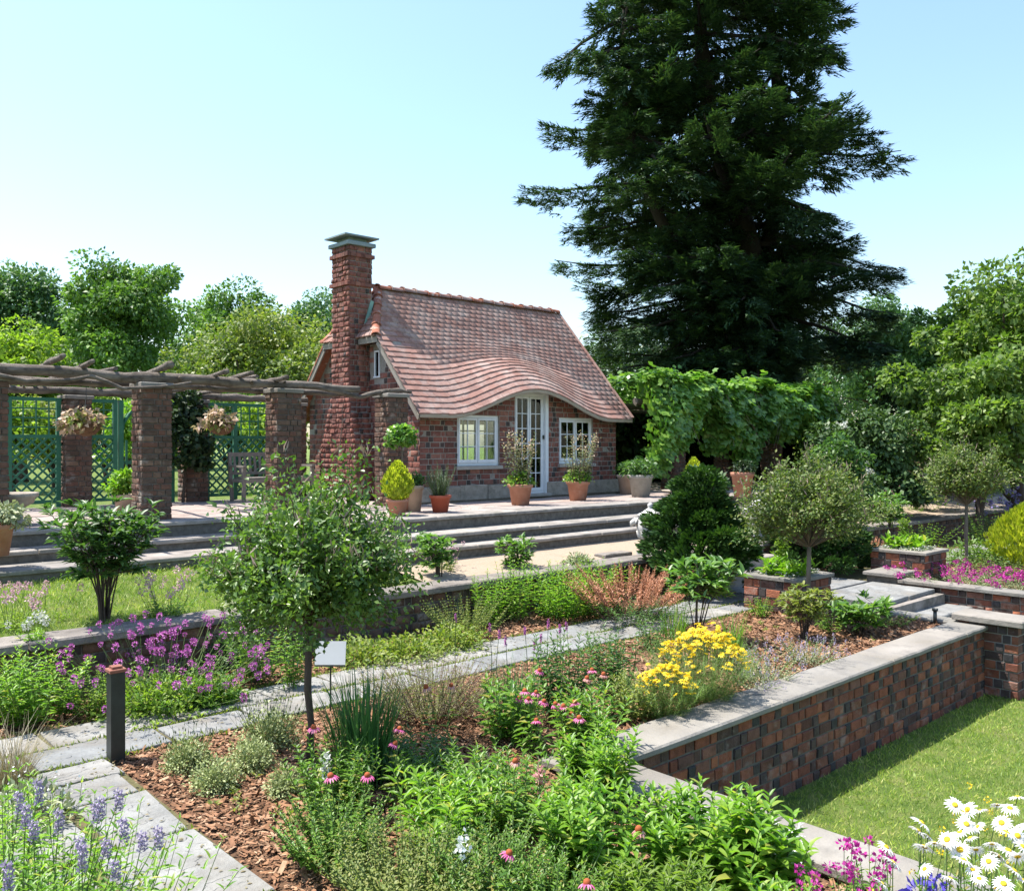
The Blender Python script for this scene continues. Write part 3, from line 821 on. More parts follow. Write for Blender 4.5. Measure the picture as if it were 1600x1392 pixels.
# edge stones and steps
def flight(name, label, u0, u1, edges, group=None):
    t = thing(name, label, 'steps', ((u0 + u1) / 2, edges[-1][0], 0.55), group)
    for v0, v1, z, r in edges:
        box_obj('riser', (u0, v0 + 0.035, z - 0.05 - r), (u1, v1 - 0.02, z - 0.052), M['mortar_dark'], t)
        u = u0
        while u < u1 - 0.05:
            L = rnd.uniform(0.9, 1.7)
            e = min(u + L, u1)
            stone('step_slab', (u + .003, v0 + rnd.uniform(-.012, .012), z - 0.05), (e - .003, v1, z), M['step'], t, 0.01, 0.01)
            u = e
    return t
flight('terrace_steps', 'weathered stone steps between the grass strip and the pergola', -1.0, 6.85, ((11.2, 11.93, 0.75, 0.2), (11.88, 12.36, 0.90, 0.2), (12.3, 12.74, 1.10, 0.2)))
flight('terrace_steps', 'long stone steps below the cottage front, rising from the gravel', 6.86, 20.0, ((9.65, 10.08, 0.75, 0.2), (10.02, 10.58, 0.90, 0.2), (10.52, 10.98, 1.10, 0.2)))
# steps from lower path to the gravel strip on the axis
t = thing('axis_steps', 'short stone steps between the two stone urns, behind the dark dwarf conifer', 'steps', (11.8, 8.1, 0))
for v0, v1, z in ((7.72, 8.02, 0.16), (8.0, 8.32, 0.32), (8.3, 8.72, 0.47)):
    stone('step_slab', (11.3, v0, -0.03), (13.4, v1 - .004, z), M['step'], t)

# ---- long low wall in the middle (cap stones and shaded brick)
def long_wall(name, label, u0, u1, v0, v1, ztop, cap_t, cap_v0, cap_v1, zbot, limit, capmat, brown, seg=(0.9, 1.7), jit=0.014, group=None):
    t = thing(name, label, 'wall', ((u0 + u1) / 2, v0, zbot), group)
    box_obj('mortar_core', (u0, v0 + .012, zbot), (u1, v1, ztop - cap_t - 0.002), M['mortar_dark'], t)
    ms = Masonry(t, *( [M['brick_brown'], M['brick_dark'], M['brick_brown_i'], M['brick_dark_i']] if brown else [M['brick_wall'], M['brick_dark'], M['brick_wall_i'], M['brick_dark_i']]))
    ms.face((u0, v0 + .012, zbot), (1, 0, 0), u1 - u0, ztop - cap_t - zbot - 0.004, (0, -1, 0), t, seed=int(u0 * 10) + 3, course=0.1, stretch=0.2, head=0.1, proud=0.016, dark=0.62, joint=0.015)
    ms.finish(limit, t)
    u = u0 - 0.03
    while u < u1:
        e = min(u + rnd.uniform(*seg), u1 + 0.03)
        if u1 - e < 0.3:
            e = u1 + 0.03
        stone('cap_stone', (u + .003, cap_v0, ztop - cap_t), (e - .003, cap_v1, ztop + rnd.uniform(-.004, .004)), M[capmat], t, 0.014, jit, 6)
        u = e
    return t
long_wall('low_wall', 'low weathered wall with thick grey coping below the grass strip and gravel', -8, 11.15, 8.4, 8.7, 0.5, 0.075, 8.34, 8.76, -0.1, 110, 'capdark', True)
long_wall('low_wall', 'far low wall with grey coping on the right, half hidden by perennials', 13.5, 27, 8.4, 8.7, 0.5, 0.075, 8.34, 8.76, -0.1, 40, 'capdark', True)
stone('coping_fragment', (9.9, 8.78, 0.48), (10.5, 9.0, 0.545), M['capdark'])
tag(bpy.data.objects['coping_fragment'], 'loose flat stone lying on gravel at the end of the low wall', 'stone')

# ---- parapet along the lower lawn
parapet = long_wall('retaining_wall', 'long red brick retaining wall with grey stone coping above the lawn', 4.66, 11.2, 3.98, 4.3, 0.05, 0.05, 3.945, 4.36, LAWN - 0.02, 300, 'cap', False, (1.5, 2.4), 0.006)
cw = thing('cross_wall', 'low stone-capped wall running towards the viewer beside the lawn', 'wall', (4.45, 2.5, LAWN))
box_obj('mortar_core', (4.28, -2, LAWN), (4.60, 3.94, -0.002), M['mortar'], cw)
ms = Masonry(cw, M['brick_wall'], M['brick_dark'], M['brick_wall_i'], M['brick_dark_i'])
ms.face((4.60, -1.5, LAWN), (0, 1, 0), 5.4, 0.76, (1, 0, 0), cw, course=0.1, stretch=0.2, head=0.1)
ms.finish(0, cw)
v = 4.36
for L in (0.62, 1.02, 0.95, 0.9, 1.0, 0.8):
    lo = v - L
    if v > 4.3:
        stone('cap_stone', (4.235, lo, 0.0), (4.635, 3.94, 0.05), M['cap'], cw, 0.008, 0.005)
        stone('cap_stone', (4.235, 3.945, 0.0), (4.625, 4.355, 0.049), M['cap'], cw, 0.008, 0.003)
    else:
        stone('cap_stone', (4.235, lo + .005, 0.0), (4.635, v, 0.05), M['cap'], cw, 0.008, 0.006)
    v = lo
# end pier and return coping by the stairs
pier = thing('wall_pier', 'brick end pier with stone cap at the far end of the retaining wall', 'pier', (11.36, 3.9, LAWN))
box_obj('mortar_core', (11.215, 3.632, LAWN), (11.528, 4.32, 0.078), M['mortar'], pier)
ms = Masonry(pier, M['brick_wall'], M['brick_dark'], M['brick_wall_i'], M['brick_dark_i'])
ms.face((11.215, 4.3, LAWN), (0, -1, 0), 0.68, 0.845, (-1, 0, 0), pier, course=0.1, stretch=0.2, head=0.1, proud=0.018, seed=4)
ms.face((11.205, 3.632, LAWN), (1, 0, 0), 0.33, 0.845, (0, -1, 0), pier, course=0.1, stretch=0.2, head=0.1, proud=0.018, seed=5)
ms.finish(60, pier)
stone('cap_stone', (11.13, 3.55, 0.08), (11.61, 4.34, 0.155), M['cap'], pier)
ret = thing('kerb_wall', 'low stone coping between mulch bed and garden stairs', 'kerb', (11.35, 5.2, 0))
box_obj('core', (11.26, 4.36, LAWN), (11.46, 5.92, -0.012), M['mortar_dark'], ret)
for a, b in ((4.37, 5.15), (5.16, 5.93)):
    stone('cap_stone', (11.22, a, -0.01), (11.5, b, 0.03), M['cap'], ret)
# right bed wall
rw = thing('bed_wall', 'red brick wall with thin stone coping holding up the magenta flower bed', 'wall', (13.75, 4, LAWN))
box_obj('mortar_core', (13.772, -2, LAWN), (14.0, 6.1, 0.03), M['mortar'], rw)
ms = Masonry(rw, M['brick_wall'], M['brick_dark'], M['brick_wall_i'], M['brick_dark_i'])
ms.face((13.772, 6.1, LAWN), (0, -1, 0), 5.0, 0.795, (-1, 0, 0), rw, course=0.1, stretch=0.24, head=0.11, proud=0.022, seed=9)
ms.finish(110, rw)
v = 6.13
while v > 0:
    L = rnd.uniform(0.9, 1.4)
    stone('cap_stone', (13.70, v - L + .004, 0.032), (14.05, v, 0.085), M['cap'], rw, 0.008, 0.008)
    v -= L
# planters
def planter(label, u0, u1, v0, v1, limit, seed):
    t = thing('brick_planter', label, 'planter', ((u0 + u1) / 2, (v0 + v1) / 2, -0.05), 'brick planters beside the garden stairs')
    z0, z1 = -0.06, 0.40
    w_ = 0.1
    mb = MB()
    mb.box((u0 + .012, v0 + .012, z0), (u1 - .012, v0 + w_, z1)).box((u0 + .012, v1 - w_, z0), (u1 - .012, v1 - .012, z1))
    mb.box((u0 + .012, v0 + w_ + .001, z0), (u0 + w_, v1 - w_ - .001, z1)).box((u1 - w_, v0 + w_ + .001, z0), (u1 - .012, v1 - w_ - .001, z1))
    mb.build('mortar_core', M['mortar'], t)
    ms = Masonry(t, M['brick_wall'], M['brick_dark'], M['brick_wall_i'], M['brick_dark_i'])
    kw = dict(course=0.115, stretch=0.235, head=0.11, proud=0.022)
    ms.face((u0 + .012, v1, z0), (0, -1, 0), v1 - v0, z1 - z0, (-1, 0, 0), t, seed=seed, **kw)
    ms.face((u0, v0 + .012, z0), (1, 0, 0), u1 - u0, z1 - z0, (0, -1, 0), t, seed=seed + 1, **kw)
    ms.finish(limit, t)
    for a, b in (((u0 - .03, v0 - .03), (u0 + .14, v1 + .03)), ((u1 - .14, v0 - .03), (u1 + .03, v1 + .03)), ((u0 + .142, v0 - .028), (u1 - .142, v0 + .14)), ((u0 + .142, v1 - .14), (u1 - .142, v1 + .028))):
        stone('rim_stone', a + (z1 + .002,), b + (z1 + .05,), M['cap'], t, 0.008, 0.004)
    box_obj('soil', (u0 + w_ + .002, v0 + w_ + .002, z0 + .05), (u1 - w_ - .002, v1 - w_ - .002, z1 - .03), M['soil'], t)
    return t
planter('red brick planter with hosta and white edging, left of the stairs', 10.36, 11.28, 5.95, 6.72, 60, 1)
planter('red brick planter with white edging, right of the stairs above the magenta bed', 14.42, 15.25, 6.02, 6.92, 60, 11)
bk = thing('stone_block', 'low stone-topped block in front of the right brick planter', 'block', (14.0, 6.4, 0))
box_obj('body', (13.76, 6.17, -0.06), (14.36, 6.66, 0.10), M['mortar_dark'], bk)
stone('cap_stone', (13.70, 6.14, 0.102), (14.40, 6.70, 0.16), M['cap'], bk)

# ================================================================== COTTAGE
TZ = 1.10
VF, UW, UE, VB = 13.2, 9.76, 15.25, 17.2
EV, EZ, SL = 12.85, 2.738, 1.113            # eave line and slope of the roof
RV, RZ = 15.2, 2.738 + 1.113 * 2.35
U0, U1 = 9.5, 15.38
HV, HZ, HU = 14.2, 2.738 + 1.113 * 1.35, 10.2
def roof_z(u, v):
    z = EZ + SL * (v - EV)
    x = (u - 12.45) / 2.2
    if abs(x) < 1:
        b = (0.5 + 0.5 * math.cos(math.pi * x)) ** 0.9
        t = (v - EV) / 2.35 / 0.72
        if t < 1:
            z += 0.55 * b * math.cos(math.pi / 2 * max(0, t)) ** 2
    return z
house = thing('cottage', 'small red brick cottage with a wavy tiled roof and tall chimney', 'house', (12.5, 14.5, TZ))
W1, W2, DR = (10.66, 11.73, 1.76, 2.735), (13.42, 14.47, 1.76, 2.735), (12.15, 13.01, 1.13, 3.2)
OPEN = (W1, W2, DR)
def wall_part(name, faces_v, faces_f, mat, parent):
    return add(name, np_mesh(name, faces_v, faces_f, False, [mat]), parent)
# front wall core, in strips that follow the curve of the eave
mb = MB()
us = sorted(set([round(UW + 0.012 + i * 0.14, 4) for i in range(40) if UW + i * 0.14 < UE - .05] + [UE - 0.012] + [w_[0] for w_ in OPEN] + [w_[1] for w_ in OPEN]))
for a, b in zip(us[:-1], us[1:]):
    top = min(roof_z(a, VF + .1), roof_z(b, VF + .1)) - 0.10
    segs = [(TZ - 0.05, top)]
    for o_ in OPEN:
        if a >= o_[0] - 1e-6 and b <= o_[1] + 1e-6:
            segs = [(TZ - 0.05, o_[2]), (o_[3], top)]
    for z0, z1 in segs:
        if z1 > z0 + 0.01:
            mb.box((a, VF + 0.012, z0), (b, VF + 0.26, z1))
front = mb.build('front_wall', M['mortar'], house)
mh = Masonry(house, M['brick'], M['brick_dark'], M['brick_i'], M['brick_dark_i'])
def in_front(cx, cz, x0, x1, z0, z1):
    u0_, u1_, a, b = UW + x0, UW + x1, TZ + .28 + z0, TZ + .28 + z1
    if b > min(roof_z(u0_, VF), roof_z(u1_, VF)) - 0.09:
        return False
    for o_ in OPEN:
        if u1_ > o_[0] + 0.01 and u0_ < o_[1] - 0.01 and b > o_[2] + 0.02 and a < o_[3] - 0.02:
            return False
    return True
# bricks are laid between openings so that they end cleanly at the frames
def front_run(ua, ub, z0, z1, seed):
    def ins(cx, cz, x0, x1, a, b):
        return z0 + b < min(roof_z(ua + x0, VF), roof_z(ua + x1, VF)) - 0.085
    mh.face((ua, VF + 0.012, z0), (1, 0, 0), ub - ua, z1 - z0, (0, -1, 0), front, course=0.1083, stretch=0.235, head=0.105, inside=ins, seed=seed, bias=1.6, dark=0.5, joint=0.014)
zb = TZ + 0.28
for ua, ub, z0, z1, sd in ((UW, W1[0], zb, 2.735, 1), (W1[1], DR[0], zb, 2.735, 2), (DR[1], W2[0], zb, 2.735, 3), (W2[1], UE, zb, 2.735, 4), (W1[0], W1[1], zb, 1.70, 5),
                           (W2[0], W2[1], zb, 1.70, 6)):
    front_run(ua, ub, z0, z1, sd)
front_run(UW, DR[0], 2.735, 3.6, 7); front_run(DR[1], UE, 2.735, 3.6, 8); front_run(DR[0], DR[1], 3.2, 3.74, 9)
# stone plinth
for a, b, k in ((UW - .02, 10.7, 0), (10.7, 11.4, 1), (11.4, 12.12, 2), (13.04, 13.8, 3), (13.8, 14.5, 4), (14.5, UE + .02, 5)):
    stone('plinth_stone', (a + .003, VF - 0.035, TZ + .002), (b - .003, VF + 0.011, TZ + 0.27 + .02 * (k % 2)), M['stone_old'], front, 0.012, 0.012)
stone('threshold', (DR[0] - .06, VF - .12, TZ + .002), (DR[1] + .06, VF + .2, TZ + .06), M['concrete'], house)
# side and back walls
def gable_poly(u):
    return [(u, VF + .27, TZ - .05), (u, VB, TZ - .05), (u, VB, EZ + SL * (2 * RV - VB - EV) - .1), (u, 2 * RV - HV + .12, HZ - .1), (u, HV - .12, HZ - .1), (u, VF + .27, roof_z(UW, VF + .27) - .12)]
for nm, ua, ub in (('west_wall', UW + .012, UW + .2), ('east_wall', UE - .2, UE - .012)):
    A, B = gable_poly(ua), gable_poly(ub)
    f = [(0, 1, 2, 3, 4, 5), (11, 10, 9, 8, 7, 6)] + [(i, i + 6, (i + 1) % 6 + 6, (i + 1) % 6) for i in range(6)]
    ob = wall_part(nm, A + B, f, M['mortar'], house)
    if nm == 'west_wall':
        west = ob
mb = MB()
BW = (13.6, 14.75, 1.7, 2.9)
mb.box((UW + .2, VB - .2, TZ - .05), (BW[0], VB, 2.95)).box((BW[1], VB - .2, TZ - .05), (UE - .2, VB, 2.95)).box((BW[0], VB - .2, TZ - .05), (BW[1], VB, BW[2])).box((BW[0], VB - .2, BW[3]), (BW[1], VB, 2.95))
mb.build('back_wall', M['interior'], house)
bw = MB()
for i in range(4):
    x = BW[0] + (BW[1] - BW[0]) * i / 3
    bw.box((x - .02, VB - .12, BW[2]), (x + .02, VB - .08, BW[3]))
for i in range(4):
    z = BW[2] + (BW[3] - BW[2]) * i / 3
    bw.box((BW[0], VB - .118, z - .015), (BW[1], VB - .082, z + .015))
bw.build('back_window', M['white_paint'], house)
def in_gable(cx, cz, x0, x1, z0, z1):
    v = [VB - x0, VB - x1]; zt = TZ + z1
    for q in v:
        qq = q if q < RV else 2 * RV - q
        if zt > min(EZ + SL * (qq - EV) - .1, HZ - .1):
            return False
    if zt > 3.42 and TZ + z0 < 4.02 and v[1] < 14.66 and v[0] > 14.50:
        return False
    return True
mh.face((UW + .012, VB, TZ), (0, -1, 0), VB - VF, 3.1, (-1, 0, 0), west, course=0.1083, stretch=0.235, head=0.105, inside=in_gable, seed=20, bias=0.6, dark=0.5)
sw = MB().box((UW - .02, 14.47, 3.47), (UW + .05, 14.69, 3.5)).box((UW - .012, 14.49, 3.5), (UW + .03, 14.52, 4.0)).box((UW - .012, 14.64, 3.5), (UW + .03, 14.67, 4.0)).box((UW - .012, 14.52, 3.97), (UW + .03, 14.64, 4.0)).build('slit_window', M['white_paint'], house)
box_obj('pane', (UW + .004, 14.52, 3.5), (UW + .01, 14.64, 3.97), M['glass'], sw)
box_obj('floor', (UW + .2, VF + .26, TZ - .04), (UE - .2, VB - .2, TZ + .03), M['plank_dark'], house)

# ---- roof deck, eave board, tiles
NU, NV = 60, 26
V, F = [], []
for off in (-0.02, -0.075):
    for j in range(NV + 1):
        v = EV + (RV - EV) * j / NV
        ul = U0 if v <= HV else U0 + (HU - U0) * (v - HV) / (RV - HV)
        for i in range(NU + 1):
            u = ul + (U1 - ul) * i / NU
            V.append((u, v, roof_z(u, v) + off))
n1 = (NU + 1) * (NV + 1)
for j in range(NV):
    for i in range(NU):
        a = j * (NU + 1) + i
        F.append((a, a + 1, a + NU + 2, a + NU + 1)); F.append((n1 + a, n1 + a + NU + 1, n1 + a + NU + 2, n1 + a + 1))
for i in range(NU):
    F.append((i, n1 + i, n1 + i + 1, i + 1))
roof = add('roof', np_mesh('roof', V, F, True, [M['plank_dark']]), house)
# back slope and hip decks
bz = EZ - 0.02
MBk = [(U0, 2 * RV - EV, bz), (U1, 2 * RV - EV, bz), (U1, RV, RZ - .02), (HU, RV, RZ - .02), (U0, 2 * RV - HV, HZ - .02)]
add('back_slope', np_mesh('back_slope', MBk + [(p[0], p[1], p[2] - .05) for p in MBk], [(0, 1, 2, 3, 4), (9, 8, 7, 6, 5), (0, 4, 9, 5), (0, 5, 6, 1)], False, [M['tile_red']]), roof)
hp = [(U0, 2 * RV - HV, HZ - .02), (U0, HV, HZ - .02), (HU, RV, RZ - .02)]
add('hip_deck', np_mesh('hip_deck', hp + [(p[0], p[1], p[2] - .05) for p in hp], [(0, 1, 2), (5, 4, 3), (0, 3, 4, 1)], False, [M['plank_dark']]), roof)
# eave fascia following the wave
V, F = [], []
for i in range(NU + 1):
    u = U0 + (U1 - U0) * i / NU; z = roof_z(u, EV)
    V += [(u, EV - .012, z - .012), (u, EV - .012, z - .085), (u, EV + .02, z - .085), (u, EV + .02, z - .012)]
for i in range(NU):
    a = 4 * i
    F += [(a, a + 1, a + 5, a + 4), (a + 1, a + 2, a + 6, a + 5), (a + 2, a + 3, a + 7, a + 6)]
add('eave_board', np_mesh('eave_board', V, F, True, [M['concrete']]), roof)
# verge boards on the west gable
for s_, nm in ((1, 'front'), (-1, 'back')):
    vv = [EV + .03, HV]
    P = [(RV - s_ * (RV - q)) for q in vv]
    z = [EZ + SL * (q - EV) - .055 for q in vv]
    MB().bar((U0 + .03, P[0], z[0] - .05), (U0 + .03, P[1], z[1] - .05), 0.03, 0.15, up=(0, 0, 1)).build('verge_board', M['plank_dark'], roof)
MB().box((U0 + .005, HV, HZ - .12), (U0 + .05, 2 * RV - HV, HZ - .03)).build('verge_board', M['plank_dark'], roof)
rows = 24
dv = (RV - EV) / rows
tiles = []
for i in range(rows):
    va = EV - 0.03 + i * dv; vb = min(va + dv * 1.3, RV)
    tw = 0.168
    u = U0 - 0.02 - (tw / 2 if i % 2 else 0)
    while u < U1 - 0.01:
        a, b = u + .0012, u + tw - .0012
        u += tw
        vm = va + dv * 0.5
        ul = U0 - .02 if vm <= HV else U0 + (HU - U0) * (vm - HV) / (RV - HV)
        a, b = max(a, ul), min(b, U1)
        if b - a < 0.03:
            continue
        l0 = 0.036 + rnd.uniform(-.003, .004); l1 = 0.004
        tl = rnd.uniform(-.0025, .0025)
        q = []
        for (uu, vv, l) in ((a, va + rnd.uniform(-.006, .006), l0 + tl), (b, va + rnd.uniform(-.006, .006), l0 - tl), (b, vb, l1), (a, vb, l1)):
            q.append((uu, vv, roof_z(uu, max(vv, EV - .03)) + l))
        low = [(p[0], p[1] + .004, p[2] - (0.026 if k < 2 else 0.012)) for k, p in enumerate(q)]
        d = dist(a, va)
        tiles.append(((b - a) / d / d * (1 + 0.3 * (i < 9)), q + low))
tiles.sort(key=lambda x: -x[0])
TF = [(0, 1, 2, 3), (4, 5, 1, 0), (5, 6, 2, 1), (7, 4, 0, 3)]
for a_, q in tiles[:300]:
    add('roof_tile', np_mesh('roof_tile', q, TF, False, [M['tile']]), roof)
VV = np.concatenate([np.array(q) for a_, q in tiles[300:]])
FF = np.concatenate([np.array(TF) + 8 * i for i in range(len(tiles) - 300)])
add('upper_tiles', np_mesh('upper_tiles', VV, FF, False, [M['tile_i']]), roof)['kind'] = 'stuff'
# hip tiles
hV, hF = [], []
nr = 9
for i in range(nr):
    t0, t1 = i / nr, min(1, (i + 1.3) / nr)
    half = (RV - HV)
    def pt(t, s_, l):
        vv = RV + s_ * half * (1 - t)
        return (U0 - .03 + (HU - U0 + .03) * t - l * .8, vv, HZ + (RZ - HZ) * t + l * .5)
    cnt = max(1, int(2 * half * (1 - t0) / 0.168))
    for k in range(cnt):
        s0, s1 = -1 + 2 * k / cnt, -1 + 2 * (k + 1) / cnt
        b = len(hV)
        A = [pt(t0, s0 + .01, .035), pt(t0, s1 - .01, .035), pt(t1, s1 - .01, .005), pt(t1, s0 + .01, .005)]
        hV += A + [(p[0] + .02, p[1], p[2] - .02) for p in A]
        hF += [tuple(b + x for x in f) for f in ((0, 3, 2, 1), (4, 0, 1, 5))]
add('hip_tiles', np_mesh('hip_tiles', hV, hF, False, [M['tile_i']]), roof)['kind'] = 'stuff'
# ridge tiles
def half_round(a, b, r0, r1, name='ridge_tile', mat='tile', lift=0.0):
    a, b = Vector(a), Vector(b); d = (b - a).normalized(); x = d.cross(Vector((0, 0, 1))).normalized(); y = x.cross(d)
    v, f = [], []
    n = 8
    for p, r in ((a, r0 * .93), (a, r0), (a.lerp(b, .12), r0), (a.lerp(b, .16), r1), (b, r1 * .97)):
        for k in range(n + 1):
            an = math.pi * k / n
            v.append(tuple(p + x * (r * 1.15 * math.cos(an)) + y * (r * math.sin(an) - .05)))
    for i in range(4):
        for k in range(n):
            q = i * (n + 1) + k
            f.append((q, q + 1, q + n + 2, q + n + 1))
    return add(name, np_mesh(name, v, f, True, [M[mat]]), roof)
nR = 17
for i in range(nR):
    a = HU - .05 + (U1 - HU + .05) * i / nR; b = HU - .05 + (U1 - HU + .05) * (i + 1) / nR
    dz = rnd.uniform(-.008, .008)
    half_round((a, RV, RZ + .03 + dz), (b + .01, RV, RZ + .03 + dz), 0.115, 0.092, mat='tile' if i % 4 else 'tile_red')
for s_ in (-1, 1):
    A, B = Vector((U0 - .03, RV + s_ * (RV - HV), HZ + .03)), Vector((HU, RV, RZ + .03))
    for i in range(5):
        half_round(A.lerp(B, i / 5), A.lerp(B, (i + 1.05) / 5), 0.085, 0.07, 'hip_ridge_tile', 'tile_red')
for i in range(12):
    t0, t1 = i / 12, (i + 1.04) / 12
    P = [Vector((U1 + .01, EV + (RV - EV) * t, roof_z(U1, EV + (RV - EV) * t) + .02)) for t in (t0, min(1, t1))]
    MB().bar(P[0], P[1], 0.07, 0.05).build('verge_tile', M['tile'], roof)
# copper flashing beside the chimney
MB().bar((9.815, 14.84, 5.0), (9.62, 14.84, 4.36), 0.07, 0.03, up=(0, 1, 0)).build('flashing', M['copper'], roof)

# ---- chimney
ch = None
prof = [(14.6, TZ), (14.6, 1.95), (14.87, 3.0), (14.87, 6.05), (15.49, 6.05), (15.49, 3.2), (15.95, 1.95), (15.95, TZ)]
CU0, CU1 = 9.3, 9.82
n = len(prof)
V = [(CU0 + .012, v, z) for v, z in prof] + [(CU1, v, z) for v, z in prof]
F = [tuple(range(n))[::-1], tuple(range(n, 2 * n))] + [(i, (i + 1) % n, (i + 1) % n + n, i + n) for i in range(n)]
chim = add('chimney', np_mesh('chimney', V, F, False, [M['mortar']]), house)
def chw(z):
    lo = 14.6 if z < 1.95 else (14.6 + .27 * (z - 1.95) / 1.05 if z < 3.0 else 14.87)
    hi = 15.95 if z < 1.95 else (15.95 - .46 * (z - 1.95) / 1.25 if z < 3.2 else 15.49)
    return lo, hi
def clip_chim(z):
    lo, hi = chw(TZ + z)
    return 15.96 - hi, 15.98 - lo
mh.face((CU0 + .012, 15.96, TZ), (0, -1, 0), 1.38, 4.95, (-1, 0, 0), chim, course=0.099, stretch=0.17, head=0.085, clip=clip_chim, seed=33, proud=0.034, dark=0.1, bias=1.5)
mh.face((CU0, 14.87, 3.0), (1, 0, 0), CU1 - CU0, 3.05, (0, -1, 0), chim, course=0.1, stretch=0.17, head=0.085, seed=34, proud=0.018, dark=0.2, bias=0.3)
mh.face((CU0, 14.6, TZ), (1, 0, 0), UW - CU0, 0.85, (0, -1, 0), chim, course=0.1, stretch=0.17, head=0.085, seed=35, proud=0.018, dark=0.2, bias=0.3)
mh.face((CU1, 14.87, 5.1), (0, 1, 0), 0.62, 0.95, (1, 0, 0), chim, course=0.1, stretch=0.17, head=0.085, seed=36, proud=0.018, dark=0.2, bias=0.1)
for i in range(10):
    z = 1.95 + .105 * i
    mh.face((CU0, chw(z + .05)[0] + .012, z), (1, 0, 0), UW - CU0, 0.105, (0, -1, 0), chim, course=0.105, stretch=0.17, head=0.085, seed=40 + i, proud=0.03, dark=0.2, bias=0.3)
mh.finish(300, house)
for z in (5.27, 5.83):
    for k in range(6):
        stone('band_brick', (CU0 - .05, 14.84 + .1133 * k + .003, z), (CU0 + .03, 14.84 + .1133 * (k + 1) - .003, z + .075), M['brick'], chim, .006, .003)
    for k in range(5):
        stone('band_brick', (CU0 + .032 + .107 * k, 14.83, z), (CU0 + .032 + .107 * (k + 1) - .005, 14.88, z + .075), M['brick'], chim, .006, .003)
    stone('band_brick', (CU1 + .001, 14.83, z), (CU1 + .05, 15.53, z + .075), M['brick'], chim, .006, .003)
stone('top_slab', (CU0 - .06, 14.81, 6.052), (CU1 + .06, 15.55, 6.13), M['slab_blue'], chim)
MB().box((CU0 + .07, 14.95, 6.13), (CU1 - .07, 15.41, 6.22)).build('flue_block', M['slab_blue'], chim)
MB().lathe([(0.56, 0.0), (0.56, .03), (0.02, .11)], (0, 0, 0), 4).build('chimney_cowl', M['slab_blue'], chim)
cw_o = [o_ for o_ in house.children_recursive if o_.name.startswith('chimney_cowl')][0]
cw_o.matrix_basis = Matrix.Translation((9.56, 15.18, 6.222)) @ Matrix.Diagonal((0.95, 1.02, 1, 1)) @ Matrix.Rotation(math.pi / 4, 4, 'Z')
# a bare twig climbing the chimney
MB().tube([(9.24, 15.1, 2.1), (9.24, 15.06, 2.35), (9.235, 15.0, 2.6), (9.24, 15.02, 2.85), (9.24, 14.93, 3.05)], [.012, .011, .009, .007, .004], 5).build('climbing_twig', M['bark_grey'], chim)

# ---- windows and door
def window(name, W, parent, cols=2, rws=3):
    u0, u1, z0, z1 = W
    v0, v1 = VF + .05, VF + .12
    fr = .05
    mb = MB().box((u0, v0, z0), (u0 + fr, v1, z1)).box((u1 - fr, v0, z0), (u1, v1, z1)).box((u0 + fr, v0, z1 - fr), (u1 - fr, v1, z1)).box((u0 + fr, v0, z0), (u1 - fr, v1, z0 + fr))
    w_ = mb.build(name, M['white_paint'], parent)
    um = (u0 + u1) / 2
    for a, b in ((u0 + fr, um - .004), (um + .004, u1 - fr)):
        s_ = .042; va, vb = v0 - .012, v0 + .03
        zz0, zz1 = z0 + fr + .004, z1 - fr - .004
        mb = MB().box((a + .003, va, zz0), (a + s_, vb, zz1)).box((b - s_, va, zz0), (b - .003, vb, zz1)).box((a + s_, va, zz1 - s_), (b - s_, vb, zz1)).box((a + s_, va, zz0), (b - s_, vb, zz0 + s_ + .02))
        mb.build('casement', M['white_paint'], w_)
        gu0, gu1, gz0, gz1 = a + s_, b - s_, zz0 + s_ + .02, zz1 - s_
        bars = MB()
        for i in range(1, cols):
            x = gu0 + (gu1 - gu0) * i / cols
            bars.box((x - .008, v0 - .004, gz0), (x + .008, v0 + .022, gz1))
        for j in range(1, rws):
            z = gz0 + (gz1 - gz0) * j / rws
            bars.box((gu0, v0 - .003, z - .008), (gu1, v0 + .021, z + .008))
        bars.build('glazing_bars', M['white_paint'], w_)
        for i in range(cols):
            for j in range(rws):
                x0 = gu0 + (gu1 - gu0) * i / cols + .009; x1 = gu0 + (gu1 - gu0) * (i + 1) / cols - .009
                y0 = gz0 + (gz1 - gz0) * j / rws + .009; y1 = gz0 + (gz1 - gz0) * (j + 1) / rws - .009
                box_obj('pane', (x0, v0 + .008, y0), (x1, v0 + .012, y1), M['glass'], w_)
    return w_
for W in (W1, W2):
    w_ = window('window', W, house)
    stone('window_sill', (W[0] - .05, VF - .05, W[2] - .075), (W[1] + .05, VF + .05, W[2] - .003), M['concrete'], w_)
    box_obj('inner_ledge', (W[0], VF + .12, W[2] - .02), (W[1], VF + .255, W[2] + .005), M['white_paint'], w_)
dw = window('door', (DR[0], DR[1], DR[2] + .03, DR[3]), house, 2, 6)
MB().box((DR[1] - .012, VF - .012, DR[2]), (DR[1] + .075, VF + .05, DR[3])).build('door_jamb', M['white_paint'], dw)
MB().box((DR[0] - .01, VF - .01, DR[3] - .01), (DR[1] + .07, VF + .05, DR[3] + .05)).build('door_head', M['white_paint'], dw)
MB().box((12.60, VF + .015, 2.02), (12.63, VF + .04, 2.16)).bar((12.615, VF + .01, 2.1), (12.70, VF + .01, 2.1), .015).build('handle', M['black_metal'], dw)
MB().box((12.955, VF + .01, 2.28), (12.985, VF + .037, 2.36)).build('hinge', M['black_metal'], dw)

